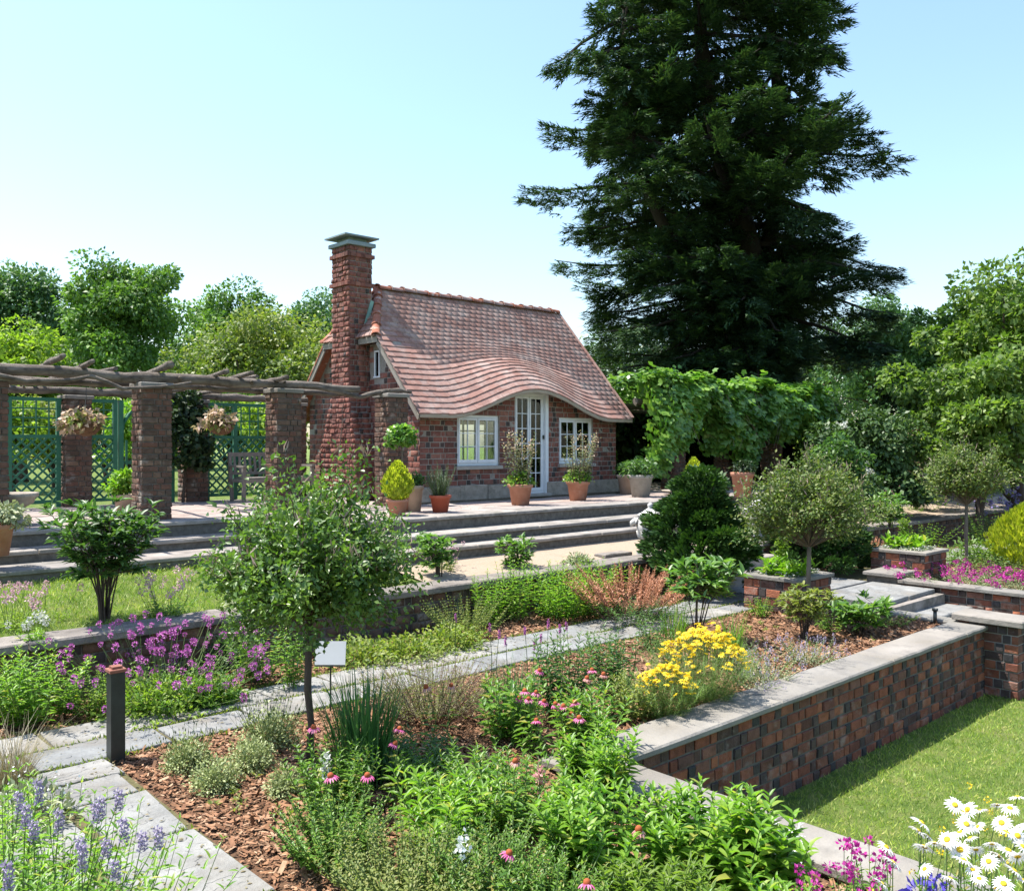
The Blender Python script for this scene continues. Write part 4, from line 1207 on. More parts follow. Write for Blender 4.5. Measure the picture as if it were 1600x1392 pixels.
# ================================================================== PERGOLA
def onV(x, v):
    k = (x - CX) / FPX
    d = v / (sA - cA * k)
    return d * (cA + sA * k)
for u, lab in ((2.5, 'brick pergola pillar cut off by the left edge, in the front row'), (4.6, 'nearest full brick pergola pillar, dark front and sunlit rough side'),
               (6.68, 'brick pergola pillar with pale lichen, in front of the wooden bench'), (8.76, 'brick pergola pillar right before the cottage, behind the golden cone shrub')):
    brick_pillar('pergola_pillar', lab, u, 12.75, u + .42, 13.17, TZ, 2.99, True, 95, 'WS', 'front row of pergola pillars', capmat='cap')
for u, lab in ((4.6, 'rear brick pergola pillar behind the left hanging basket'), (6.68, 'rear brick pergola pillar covered with ivy'), (8.76, 'rear brick pergola pillar at the end of the bench beside the cottage')):
    brick_pillar('pergola_pillar', lab, u, 16.28, u + .42, 16.70, TZ, 2.95, True, 60, 'WS', 'rear row of pergola pillars')
for u, lab in ((16.8, 'dark pergola pillar in the shade under the vine, beside the cottage'), (18.95, 'dark pergola pillar in the shade under the vine, behind the golden cone conifer'), (21.1, 'dark pergola pillar in the vine shade farthest right')):
    brick_pillar('pergola_pillar', lab, u, 12.75, u + .42, 13.17, TZ, 2.99, True, 0, 'WS', 'pillars under the vine')
def log(name, label, pts, rad, mat='log', knots=3, cat='log', group='rustic logs of the pergola'):
    t = thing(name, label, cat, pts[0], group)
    mb = MB()
    P = []; Rr = []
    for i in range(len(pts) - 1):
        a, b = Vector(pts[i]), Vector(pts[i + 1])
        m = max(2, int((b - a).length / 0.25))
        for k in range(m):
            p = a.lerp(b, k / m); rr = .86 * (rad[i] + (rad[i + 1] - rad[i]) * k / m)
            P.append(p + Vector((rnd.uniform(-1, 1), rnd.uniform(-1, 1), rnd.uniform(-1, 1))) * rr * 0.22); Rr.append(rr * rnd.uniform(0.82, 1.16))
    P.append(Vector(pts[-1])); Rr.append(rad[-1])
    mb.tube(P, Rr, 9)
    mb.build('stem', M[mat], t, True)
    for k in range(knots):
        i = rnd.randrange(1, len(P) - 1)
        d = Vector((rnd.uniform(-.6, .6), rnd.uniform(-1, .3), rnd.uniform(-.1, .9))).normalized()
        L = Rr[i] * rnd.uniform(1.3, 2.2)
        MB().tube([P[i], P[i] + d * L * .6, P[i] + d * L], [Rr[i] * .5, Rr[i] * .38, Rr[i] * .3], 6).build('branch_stub', M[mat], t, True)
    return t
log('pergola_beam', 'long weathered front log resting on the near pergola pillars', [(0.6, 12.95, 3.19), (2.6, 12.93, 3.16), (4.7, 12.97, 3.13), (6.9, 12.93, 3.13), (8.3, 12.96, 3.11)], [.095, .085, .095, .08, .06], knots=7)
log('pergola_beam', 'thin bleached crooked branch spanning in front of the chimney', [(7.2, 12.9, 3.13), (7.85, 12.92, 3.07), (8.3, 12.95, 2.98), (8.7, 12.96, 3.08), (9.15, 12.98, 3.13), (9.42, 13.0, 3.11)], [.05, .055, .05, .048, .042, .03], knots=3)
log('pergola_beam', 'rear log lying on the back row of pergola pillars', [(0.6, 16.5, 3.11), (4.0, 16.47, 3.09), (6.5, 16.5, 3.09), (9.3, 16.5, 3.07)], [.09, .08, .085, .075], knots=3)
log('pergola_beam', 'second long log lying just behind the front beam', [(0.8, 13.35, 3.04), (4.4, 13.32, 3.05), (8.5, 13.34, 3.04)], [.07, .065, .06], knots=2)
log('pergola_beam', 'crooked pale branch curving below the front beam on the left', [(2.6, 12.72, 3.10), (3.1, 12.7, 3.0), (3.6, 12.68, 3.03), (3.9, 12.68, 3.1), (4.3, 12.66, 2.95), (4.8, 12.7, 2.99), (5.3, 12.75, 3.08)], [.035, .035, .03, .032, .03, .028, .02], knots=2)
for px_, lab, z in ((98, 'pergola cross log with forked end, leftmost', 3.31), (143, 'short stubby pergola cross log, second from left', 3.25), (265, 'thick pergola cross log ending above the near pillar', 3.27), (352, 'thin pergola cross log between second and third front pillars', 3.22),
                    (392, 'slender pergola cross log reaching forward above the bench', 3.22), (446, 'pergola cross log above the lichen-covered pillar', 3.19)):
    u = onV(px_, 12.55)
    log('pergola_rafter', lab, [(u, 12.5, z + .03), (u + .02, 13.3, z - .02), (u + .25, 15, z - .04), (u + .3, 16.9, z - .05)], [.042 if px_ != 265 else .07, .05, .05, .045], knots=2)
# ---- green trellis
def diag(u0, u1, z0, z1, sp, s_):
    """end points of diagonal slats clipped to a rectangle"""
    out = []
    H = z1 - z0; c = u0 - H if s_ > 0 else u0
    c = math.ceil(c / sp) * sp
    while c < u1 + (0 if s_ > 0 else H):
        if s_ > 0:
            a, b = max(c, u0), min(c + H, u1); za, zb = z0 + a - c, z0 + b - c
        else:
            a, b = max(c - H, u0), min(c, u1); za, zb = z0 + (c - a), z0 + (c - b)
        if b - a > 0.04:
            out.append(((a, za), (b, zb)))
        c += sp
    return out
def trellis(label, u0, u1, posts, z0=1.2, zm=2.31, z1=2.94, v=16.47):
    t = thing('trellis_panel', label, 'trellis', ((u0 + u1) / 2, v, TZ), 'green trellis panels behind the pergola')
    for p in posts:
        MB().box((p - .035, v - .035, TZ), (p + .035, v + .035, z1 + .02)).build('post', M['green_wood'], t)
    for z in (z0, zm, z1):
        MB().box((u0, v - .022, z - .03), (u1, v + .022, z + .03)).build('rail', M['green_wood'], t)
    for s_, vv in ((1, v - .012), (-1, v + .002)):
        for (a, b) in diag(u0, u1, z0 + .03, zm - .03, 0.165, s_):
            MB().bar((a[0], vv + .005, a[1]), (b[0], vv + .005, b[1]), 0.011, 0.034, up=(0, 1, 0) if False else (0, 0, 1)).build('slat', M['green_wood'], t)
    n = max(2, round((u1 - u0) / 0.19))
    for i in range(1, n):
        u = u0 + (u1 - u0) * i / n
        MB().box((u - .012, v - .012, zm + .03), (u + .012, v - .002, z1 - .03)).build('slat', M['green_wood'], t)
    for i in range(1, 4):
        z = zm + (z1 - zm) * i / 4
        MB().box((u0, v, z - .012), (u1, v + .01, z + .012)).build('slat', M['green_wood'], t)
    return t
trellis('green painted trellis panel at the far left, left of the hanging basket pillar', 2.4, 4.58, (2.45, 3.78, 4.53))
trellis('narrow green trellis panel between the rear pillar and the arched gate', 5.04, 5.50, (5.46,))
trellis('green trellis panel behind the wooden bench', 7.12, 8.74, (7.16, 7.72, 8.70))
g = thing('garden_gate', 'green arched garden gate half hidden behind the near pillar', 'gate', (5.95, 16.47, TZ), None)
MB().box((5.52, 16.43, TZ), (5.60, 16.51, 2.96)).build('gate_post', M['green_wood'], g)
MB().box((6.44, 16.43, TZ), (6.52, 16.51, 2.96)).build('gate_post', M['green_wood'], g)
arc = [(6.02 - .44 * math.cos(a), 16.47, 2.36 + .5 * math.sin(a)) for a in [math.pi * i / 12 for i in range(13)]]
MB().tube(arc, .035, 6).build('arch', M['green_wood'], g, True)
for i in range(7):
    u = 5.66 + .12 * i
    MB().box((u - .018, 16.455, 1.16), (u + .018, 16.475, 2.0 + .25 * abs(i - 3) / 3)).build('paling', M['green_wood'], g)
for z in (1.3, 1.85):
    MB().box((5.61, 16.476, z - .03), (6.43, 16.5, z + .03)).build('gate_rail', M['green_wood'], g)
# ---- bench
b = thing('garden_bench', 'weathered grey wooden bench with slatted back in front of the trellis', 'bench', (8.15, 15.8, TZ))
bu0, bu1 = 7.42, 8.9
for u in (bu0 + .03, bu1 - .03):
    MB().box((u - .03, 15.5, TZ), (u + .03, 15.56, TZ + .64)).build('leg', M['grey_wood'], b)
    MB().bar((u, 16.02, TZ), (u, 16.14, TZ + .92), .055, .06).build('back_leg', M['grey_wood'], b)
    MB().box((u - .035, 15.47, TZ + .64), (u + .035, 16.1, TZ + .675)).build('armrest', M['grey_wood'], b)
    MB().box((u - .02, 15.56, TZ + .36), (u + .02, 16.02, TZ + .42)).build('side_rail', M['grey_wood'], b)
for i in range(5):
    v = 15.52 + i * .105
    MB().box((bu0 + .065, v, TZ + .425), (bu1 - .065, v + .085, TZ + .45)).build('seat_slat', M['grey_wood'], b)
MB().box((bu0 + .06, 15.505, TZ + .35), (bu1 - .06, 15.535, TZ + .42)).build('front_rail', M['grey_wood'], b)
MB().bar((bu0, 16.13, TZ + .88), (bu1, 16.13, TZ + .88), .04, .075).build('top_rail', M['grey_wood'], b)
MB().bar((bu0 + .06, 16.07, TZ + .52), (bu1 - .06, 16.07, TZ + .52), .04, .05).build('lower_back_rail', M['grey_wood'], b)
for i in range(13):
    u = bu0 + .12 + i * (bu1 - bu0 - .24) / 12
    MB().bar((u, 16.075, TZ + .54), (u, 16.125, TZ + .85), .045, .015, up=(0, 1, 0)).build('back_slat', M['grey_wood'], b)

# ================================================================== POTS, URNS, SMALL THINGS
def pot_profile(r, h, rim=0.16):
    return [(r * .68, 0), (r * .90, h * (1 - rim) - .005), (r * 1.0, h * (1 - rim)), (r * 1.03, h * .985), (r * 1.0, h), (r * .90, h), (r * .86, h * .90)]
def pot(t, c, z, r, h, mat):
    MB().lathe(pot_profile(r, h), (c[0], c[1], z), 22).build('pot', M[mat], t, True)
    MB().lathe([(r * .855, h * .88), (r * .4, h * .90), (.01, h * .91)], (c[0], c[1], z), 14, False).build('soil', M['soil'], t, True)
# golden cone shrub in pot
def cone_shrub(name, label, c, z, r, h, pr, ph, pmat, mat='gold', n=5000, size=.05):
    t = thing(name, label, 'potted shrub' if pr else 'shrub', (c[0], c[1], z))
    zz = z
    if pr:
        pot(t, c, z, pr, ph, pmat); zz = z + ph * .9
    cl = Cloud()
    s = ng.random(n); a = ng.random(n) * 6.283
    prof = np.sin(np.pi * np.clip(s, 0, 1) ** 0.75) ** 0.7 * (1 - 0.25 * s)
    lump = 1 + .12 * np.sin(a * 7 + s * 17) + .08 * np.sin(a * 11 - s * 29)
    k = prof * r * lump * (0.65 + .35 * ng.random(n) ** .5)
    P = np.stack([c[0] + np.cos(a) * k, c[1] + np.sin(a) * k, zz + h * s], 1)
    D = unit(np.stack([np.cos(a) * .5, np.sin(a) * .5, np.full(n, 1.0)], 1) + rdir(n) * .35)
    N = unit(np.stack([np.cos(a), np.sin(a), np.full(n, .3)], 1) + rdir(n) * .5)
    cl.put(P, D, N, size * (.6 + .8 * ng.random(n)), .35)
    cl.build('foliage', LV[mat], t)
    MB().tube([(c[0], c[1], zz - .05), (c[0], c[1], zz + h * .7)], [.02, .008], 6).build('stem', M['bark'], t)
    return t
cone_shrub('golden_cypress', 'yellow green cone shaped cypress in a terracotta pot on the terrace edge', G(621, 805, TZ), TZ, .235, .58, .17, .24, 'terracotta')
t = thing('topiary_standard', 'small lollipop topiary with round pale leafy head beside the cottage corner', 'potted tree', G(628, 799, TZ) + (TZ,))
c = G(628, 799, TZ); pot(t, c, TZ, .17, .27, 'terracotta')
MB().tube([(c[0], c[1], TZ + .2), (c[0] + .01, c[1], TZ + .6), (c[0], c[1], TZ + 1.1)], [.014, .012, .01], 6).build('trunk', M['bark_grey'], t)
cl = Cloud(); lobes_crown(cl, (c[0], c[1], TZ + 1.17), (.22, .22, .2), 40, .085, 34, .085, .75, T_HEART, up=.7)
cl.build('crown', LV['variegated' if False else 'vine'], t)
def potted(name, label, c, r, h, mat, leafmat, ph, pr_, n, size, w=.5, z=TZ, lob=18, tmpl=T_DIAMOND, dx=0.0):
    t = thing(name, label, 'potted plant', (c[0], c[1], z)); pot(t, c, z, r, h, mat)
    cl = Cloud(); lobes_crown(cl, (c[0] + dx, c[1], z + h * .9 + ph * .5), (pr_, pr_, ph * .52), lob, pr_ * .42, max(8, n // lob), size, w, tmpl, up=.6, inner=.1)
    B, T = tip_stems(8, c, r * .8, ph * .5, ph * .9, .5, z + h * .85)
    stem_tubes(B, T, .006).build('stems', M['stem_brown'], t)['kind'] = 'stuff'
    cl.build('foliage', LV[leafmat], t)
    return t
potted('potted_plant', 'tall pale clay pot with low dark green plant behind the golden cypress', G(647, 799, TZ), .155, .42, 'clay_pale', 'deep', .2, .17, 500, .06)
rp = G(688, 800, TZ)
t = thing('potted_rosemary', 'rosemary with upright needly stems in a red terracotta pot', 'potted plant', rp + (TZ,)); pot(t, rp, TZ, .175, .27, 'terracotta_red')
B, T = tip_stems(60, rp, .17, .3, .58, .85, TZ + .23); cl = Cloud(); leafy(cl, B, T, 22, .045, .16, T_DIAMOND, .5, 1.1, .1, 3, .3)
stem_tubes(B, T, .004).build('stems', M['stem'], t)['kind'] = 'stuff'; cl.build('foliage', LV['rosemary'], t)
def door_pot(label, c, seed):
    t = thing('potted_shrub', label, 'potted plant', (c[0], c[1], TZ), 'tall shrubs in terracotta pots beside the cottage door'); pot(t, c, TZ, .225, .37, 'terracotta')
    B, T = tip_stems(26, c, .26, .55, 1.05, .7, TZ + .33); cl = Cloud(); leafy(cl, B, T, 15, .075, .42, T_LEAF, .1, .8, .12, 2, .3, .5)
    stem_tubes(B, T, .006).build('stems', M['stem_brown'], t)['kind'] = 'stuff'; cl.build('foliage', LV['variegated'], t)
    cl = Cloud(); mound(cl, 420, c, .27, .2, .06, .6, TZ + .36, up=.8); cl.build('underplanting', LV['perennial'], t)['kind'] = 'stuff'
    cl = Cloud(); idx = ng.choice(len(T), 12, False); Pt = np.repeat(T[idx], 16, 0) + ng.normal(size=(192, 3)) * .05
    cl.put(Pt, rdir(192), rdir(192), .045, .6); cl.build('blossoms', LV['pinkold' if False else 'begonia'], t)
door_pot('tall variegated shrub in terracotta pot directly before the glazed door', G(813, 789, TZ), 1)
door_pot('tall variegated shrub in terracotta pot before the right cottage window', G(903, 782, TZ), 2)
potted('potted_plant', 'grey clay pot with leafy plant at the right cottage corner', G(1001, 776, TZ), .26, .45, 'clay_grey', 'deep', .3, .33, 700, .09, .5)
potted('potted_plant', 'pale clay pot half hidden in shade against the cottage right corner', G(981, 772, TZ), .24, .42, 'clay_pale', 'deep', .25, .26, 500, .08, .5)
potted('potted_plant', 'terracotta pot in deep shade below the vine, right of the dwarf conifer', G(1160, 776, TZ), .24, .5, 'terracotta', 'ivy', .25, .25, 400, .08)
t = thing('bird_bath_dish', 'low pale stone dish standing in the shade under the vine', 'dish', G(1060, 773, TZ) + (TZ,))
c = G(1060, 773, TZ); MB().lathe([(.16, 0), (.12, .04), (.34, .07), (.36, .1), (.30, .085), (.02, .07)], (c[0], c[1], TZ), 20).build('bowl', M['stone_old'], t, True)
potted('potted_plant', 'bright green potted plant behind the nearest full pergola pillar', G(196, 797, TZ), .2, .26, 'clay_pale', 'bright', .42, .27, 700, .1, .45, tmpl=T_LEAF)
t = thing('stone_basin', 'carved stone basin on a pedestal at the left terrace edge', 'basin', G(20, 820, TZ) + (TZ,)); c = G(20, 820, TZ)
MB().lathe([(.22, 0), (.22, .07), (.13, .10), (.11, .2), (.16, .24)], (c[0], c[1], TZ), 18).build('pedestal', M['stone_old'], t, True)
MB().lathe([(.16, .242), (.25, .29), (.27, .36), (.31, .38), (.31, .43), (.27, .43), (.22, .36), (.02, .33)], (c[0], c[1], TZ), 24).build('bowl', M['stone_old'], t, True)
potted('potted_plant', 'large clay pot with trailing grey green plant at the left picture edge', G(-8, 868, .9), .21, .36, 'terracotta', 'sage', .26, .3, 900, .06, .6, z=.9)
# hanging baskets
for x, y, lab in ((128, 664, 'left hanging basket of cream and pink begonias'), (340, 664, 'right hanging basket of cream and pink begonias')):
    v = 14.2; u = onV(x, v); z = CAMZ + (CY - y) * dist(u, v) / FPX
    t = thing('hanging_basket', lab, 'hanging basket', (u, v, z - .12), 'hanging baskets in the pergola')
    MB().lathe([(.03, -.17), (.13, -.14), (.2, -.06), (.23, .02), (.2, .02), (.1, -.02)], (u + .06, v, z), 18).build('basket', M['soil'], t, True)
    ch_ = MB()
    for k in range(3):
        a = k * 2.1
        ch_.tube([(u + .06 + .2 * math.cos(a), v + .2 * math.sin(a), z + .02), (u + .06, v, z + .42)], .004, 4)
    ch_.tube([(u + .06, v, z + .42), (u + .06, v, 3.22)], .005, 4)
    o = ch_.build('hanger', M['black_metal'], t)
    cl = Cloud(); C_, R_ = lobes_crown(cl, (u, v, z + .06), (.27, .27, .17), 20, .1, 26, .09, .6, T_LEAF, up=.4, droop=.5, inner=.2); cl.build('flowers', LV['begonia'], t)
    cl = Cloud(); lobes_crown(cl, (u, v, z + .03), (.22, .22, .12), 14, .09, 12, .09, .5, T_LEAF, up=.4); cl.build('foliage', LV['olive'], t)
    MB().tube([(u + .06, 12.9, 3.24), (u + .06, 16.5, 3.22)], .03, 6).build('carrying_pole', M['log'], t)
# stone urns
def urn(label, u, v, z):
    t = thing('stone_urn', label, 'urn', (u, v, z), 'lidded stone urns at the ends of the low wall')
    MB().box((u - .15, v - .15, z), (u + .15, v + .15, z + .05)).build('plinth', M['stone_white'], t)
    MB().lathe([(.12, .052), (.11, .08), (.065, .11), (.055, .17), (.08, .20), (.14, .24), (.20, .33), (.215, .42), (.20, .50), (.165, .545), (.19, .56), (.19, .585), (.13, .59)], (u, v, z), 26).build('bowl', M['stone_white'], t, True)
    MB().lathe([(.20, .588), (.19, .61), (.11, .65), (.06, .69), (.03, .71), (.045, .735), (.04, .765), (.008, .79)], (u, v, z), 22).build('lid', M['stone_white'], t, True)
    for a in (0.6, 2.2, 3.7, 5.2):
        h = Vector((u + .205 * math.cos(a), v + .205 * math.sin(a), z + .47)); d = Vector((math.cos(a), math.sin(a), 0))
        mb = MB().tube([h - d * .03, h + d * .03 + Vector((0, 0, .03)), h + d * .07, h + d * .085 + Vector((0, 0, -.05))], [.05, .06, .045, .02], 8)
        for s_ in (-1, 1):
            q = Vector((-d.y, d.x, 0)) * s_
            mb.tube([h + q * .03 + Vector((0, 0, .05)), h + q * .09 + Vector((0, 0, .06)), h + q * .11 + Vector((0, 0, -.01)), h + q * .07 + Vector((0, 0, -.04))], [.022, .025, .02, .01], 6)
        mb.build('carved_head', M['stone_white'], t, True)
    for k in range(10):
        a = k * .628
        MB().tube([(u + .10 * math.cos(a), v + .10 * math.sin(a), z + .215), (u + .175 * math.cos(a), v + .175 * math.sin(a), z + .28), (u + .212 * math.cos(a), v + .212 * math.sin(a), z + .36)], [.015, .03, .012], 6).build('leaf_relief', M['stone_white'], t, True)
urn('pale lidded stone urn left of the dark dwarf conifer', 10.72, 8.6, .502)
urn('pale lidded stone urn between the dwarf conifers, behind the standard tree', 13.74, 8.6, .502)
# sign, bollard, small light posts
bx_, by_ = G(181, 1183)
t = thing('path_bollard', 'square dark green bollard with rusty cap at the path corner', 'bollard', (bx_, by_, -.03))
mb = MB().box((bx_ - .048, by_ - .048, -.03), (bx_ + .048, by_ + .048, .60)); mb.build('post', M['black_metal'], t)
stone('cap', (bx_ - .056, by_ - .056, .601), (bx_ + .056, by_ + .056, .625), M['rust'], t, .004, .001)
MB().box((bx_ - .035, by_ - .035, .626), (bx_ + .035, by_ + .035, .642)).build('cap_top', M['rust'], t)
su, sv = 3.84, 6.42
t = thing('garden_sign', 'blank white tilted garden sign on a thin stake beside the standard tree', 'sign', (su, sv, 0))
Rd = Vector((sA, -cA, 0)); nrm = Vector((-cA * .9, -sA * .9, .24)).normalized(); upv = nrm.cross(Rd).normalized() * -1
if upv.z < 0: upv = -upv
m4 = Matrix((Rd, upv, nrm)).transposed().to_4x4(); m4.translation = Vector((su, sv, .47))
MB().box((-.125, -.095, -.004), (.125, .095, .004), m4).build('plate', M['sign'], t)
MB().box((-.125, -.109, -.012), (.125, -.096, .004), m4).build('lower_edge', M['black_metal'], t)
MB().tube([(su, sv, -.05), (su, sv, .44)], .007, 6).build('stake', M['black_metal'], t)
for x, y, h, lab in ((1461, 972, .2, 'small black path light near the end of the retaining wall'), (838, 1152, .17, 'small black path light among the pink coneflowers')):
    u, v = G(x, y); t = thing('path_light', lab, 'path light', (u, v, -.03), 'small black path lights')
    MB().lathe([(.022, 0), (.022, h * .85)], (u, v, -.03), 12).build('post', M['black_metal'], t, True)
    MB().lathe([(.034, h * .85), (.036, h), (.028, h), (.026, h * .9)], (u, v, -.03), 12).build('head', M['black_metal'], t, True)

# ================================================================== BACKGROUND TREES
def at(x, d):
    r = (x - CX) / FPX * d
    return cA * d + sA * r, sA * d - cA * r
def hz(y, d):
    return CAMZ + (CY - y) * d / FPX
def bg_tree(label, x, d, wpx, ytop, zb, mat, zc=None, nl=70, per=230, size=.2, lr=.3, name='tree', sq=1.0, inner=.35, cat='tree', group='trees beyond the garden', lump=.3, w=.6):
    u, v = at(x, d); r = wpx / 2 * d / FPX; zt = hz(ytop, d); zc = zb + 1.2 if zc is None else zc
    return tree(name, label, u, v, zb, zt - zb, r, zc - zb, max(.06, r * .08), LV[mat], nl, r * lr, per, size, w, cat, sq, group, lump=lump, inner=inner)
bg_tree('dark leafy tree at the far left edge behind the pergola', 25, 45, 200, 422, 1, 'tree_blue', 3.2, 75, 260, .22)
bg_tree('tall full green tree behind the left hanging basket', 196, 40, 196, 414, 1, 'tree', 3.0, 95, 280, .2)
bg_tree('rounded olive green tree left of the chimney', 366, 50, 178, 456, 1, 'tree', 3.2, 75, 260, .22)
bg_tree('dark tree directly left of the chimney', 490, 52, 150, 462, 1, 'tree_blue', 3.5, 60, 260, .22)
bg_tree('pale spreading tree above the trellis and bench, left of the cottage gable', 405, 31, 300, 500, 1, 'tree_warm', 2.2, 90, 260, .15, .22)
bg_tree('bright yellow green shrub above the pergola logs at the far left', 35, 27, 210, 522, 1, 'lime', 1.5, 60, 220, .15, .27)
for x, wd, yt, lab in ((110, 190, 490, 'distant dark tree between the two left trees'), (300, 180, 515, 'distant dark tree in the gap left of the cottage'), (560, 220, 500, 'distant dark tree behind the cottage chimney'), (-60, 180, 470, 'distant dark tree cut by the left edge')):
    bg_tree(lab, x, 62, wd, yt, 1, 'tree_dark', 2.0, 45, 200, .3, .33)
for i, (x, wd, yt, mt, lab) in enumerate(((20, 120, 622, 'lime', 'sunlit shrub seen through the far left trellis'), (85, 120, 612, 'olive', 'olive shrub seen through the trellis beside the basket pillar'), (165, 110, 600, 'lime', 'sunlit shrub seen through the narrow trellis'),
                                          (215, 110, 612, 'bright', 'bright shrub seen through the arched gate'), (285, 110, 608, 'lime', 'sunlit shrub behind the ivy covered pillar'), (360, 130, 605, 'tree', 'green shrub behind the bench trellis'),
                                          (425, 120, 612, 'lime', 'yellow green shrub behind the right end of the bench'))):
    bg_tree(lab, x, 20.5 + (i % 3) * 1.3, wd, yt, 1.0, mt, 1.15, 34, 130, .1, .3, 'shrub', cat='shrub', group='shrubs behind the green trellis', inner=.1)
bg_tree('sunlit shrub glimpsed through the cottage windows', 905, 24.5, 120, 640, 1.0, 'lime', 1.1, 34, 130, .12, .3, 'shrub', cat='shrub', group=None, inner=.1)
# right side
bg_tree('bluish green tree between the giant conifer and the right hand tree', 1378, 46, 180, 470, 1, 'tree_blue', 2.5, 75, 240, .22)
bg_tree('large sunlit broadleaf tree at the right edge', 1590, 22, 300, 402, -.5, 'fresh', .4, 120, 200, .15, .2, inner=.4, lump=.5)
bg_tree('lower bright green tree in front of the large right hand tree', 1530, 20, 190, 545, -.5, 'fresh', .2, 70, 180, .14, .24, inner=.3, lump=.4)
bg_tree('mid green tree left of the large right hand tree', 1480, 26, 130, 465, -.5, 'tree', .6, 60, 200, .15, .28)
bg_tree('dark yew like shrub under the bluish tree', 1425, 28, 100, 545, -.5, 'tree_dark', .2, 45, 240, .13, .3)
for x, wd, yt, d, lab in ((1250, 260, 520, 60, 'distant dark tree behind the conifer trunk'), (1450, 240, 520, 62, 'distant dark tree at the right behind the others'), (1640, 260, 480, 58, 'distant tree at the far right edge'), (1000, 260, 520, 58, 'distant dark tree behind the conifer and cottage ridge')):
    bg_tree(lab, x, d, wd, yt, 1, 'tree_dark', 2.0, 45, 200, .3, .33)
t = bg_tree('dark green hydrangea shrub with a few white flower heads, right of the vine', 1360, 20.5, 190, 632, -.2, 'tree_dark', 0, 60, 230, .11, .26, 'hydrangea', cat='shrub', group=None, inner=.1)
cl = Cloud()
for x, y in ((1352, 727), (1357, 736), (1318, 664)):
    u, v = at(x, 18.7); P = np.array([u, v, hz(y, 18.7)]) + ng.normal(size=(40, 3)) * [.05, .05, .03]
    cl.put(P, rdir(40), rdir(40), .05, .8)
cl.build('white_blossoms', LV['whitish'], t)['kind'] = 'stuff'
bg_tree('leafy green shrub below the hydrangea, beside the far low wall', 1300, 17.5, 130, 690, .2, 'deep', .3, 30, 160, .1, .3, 'shrub', cat='shrub', group=None, inner=.1)
bg_tree('small rusty tinted shrub beneath the dark yew', 1432, 22, 40, 672, 0, 'begonia', .4, 14, 90, .09, .4, 'shrub', cat='shrub', group=None)

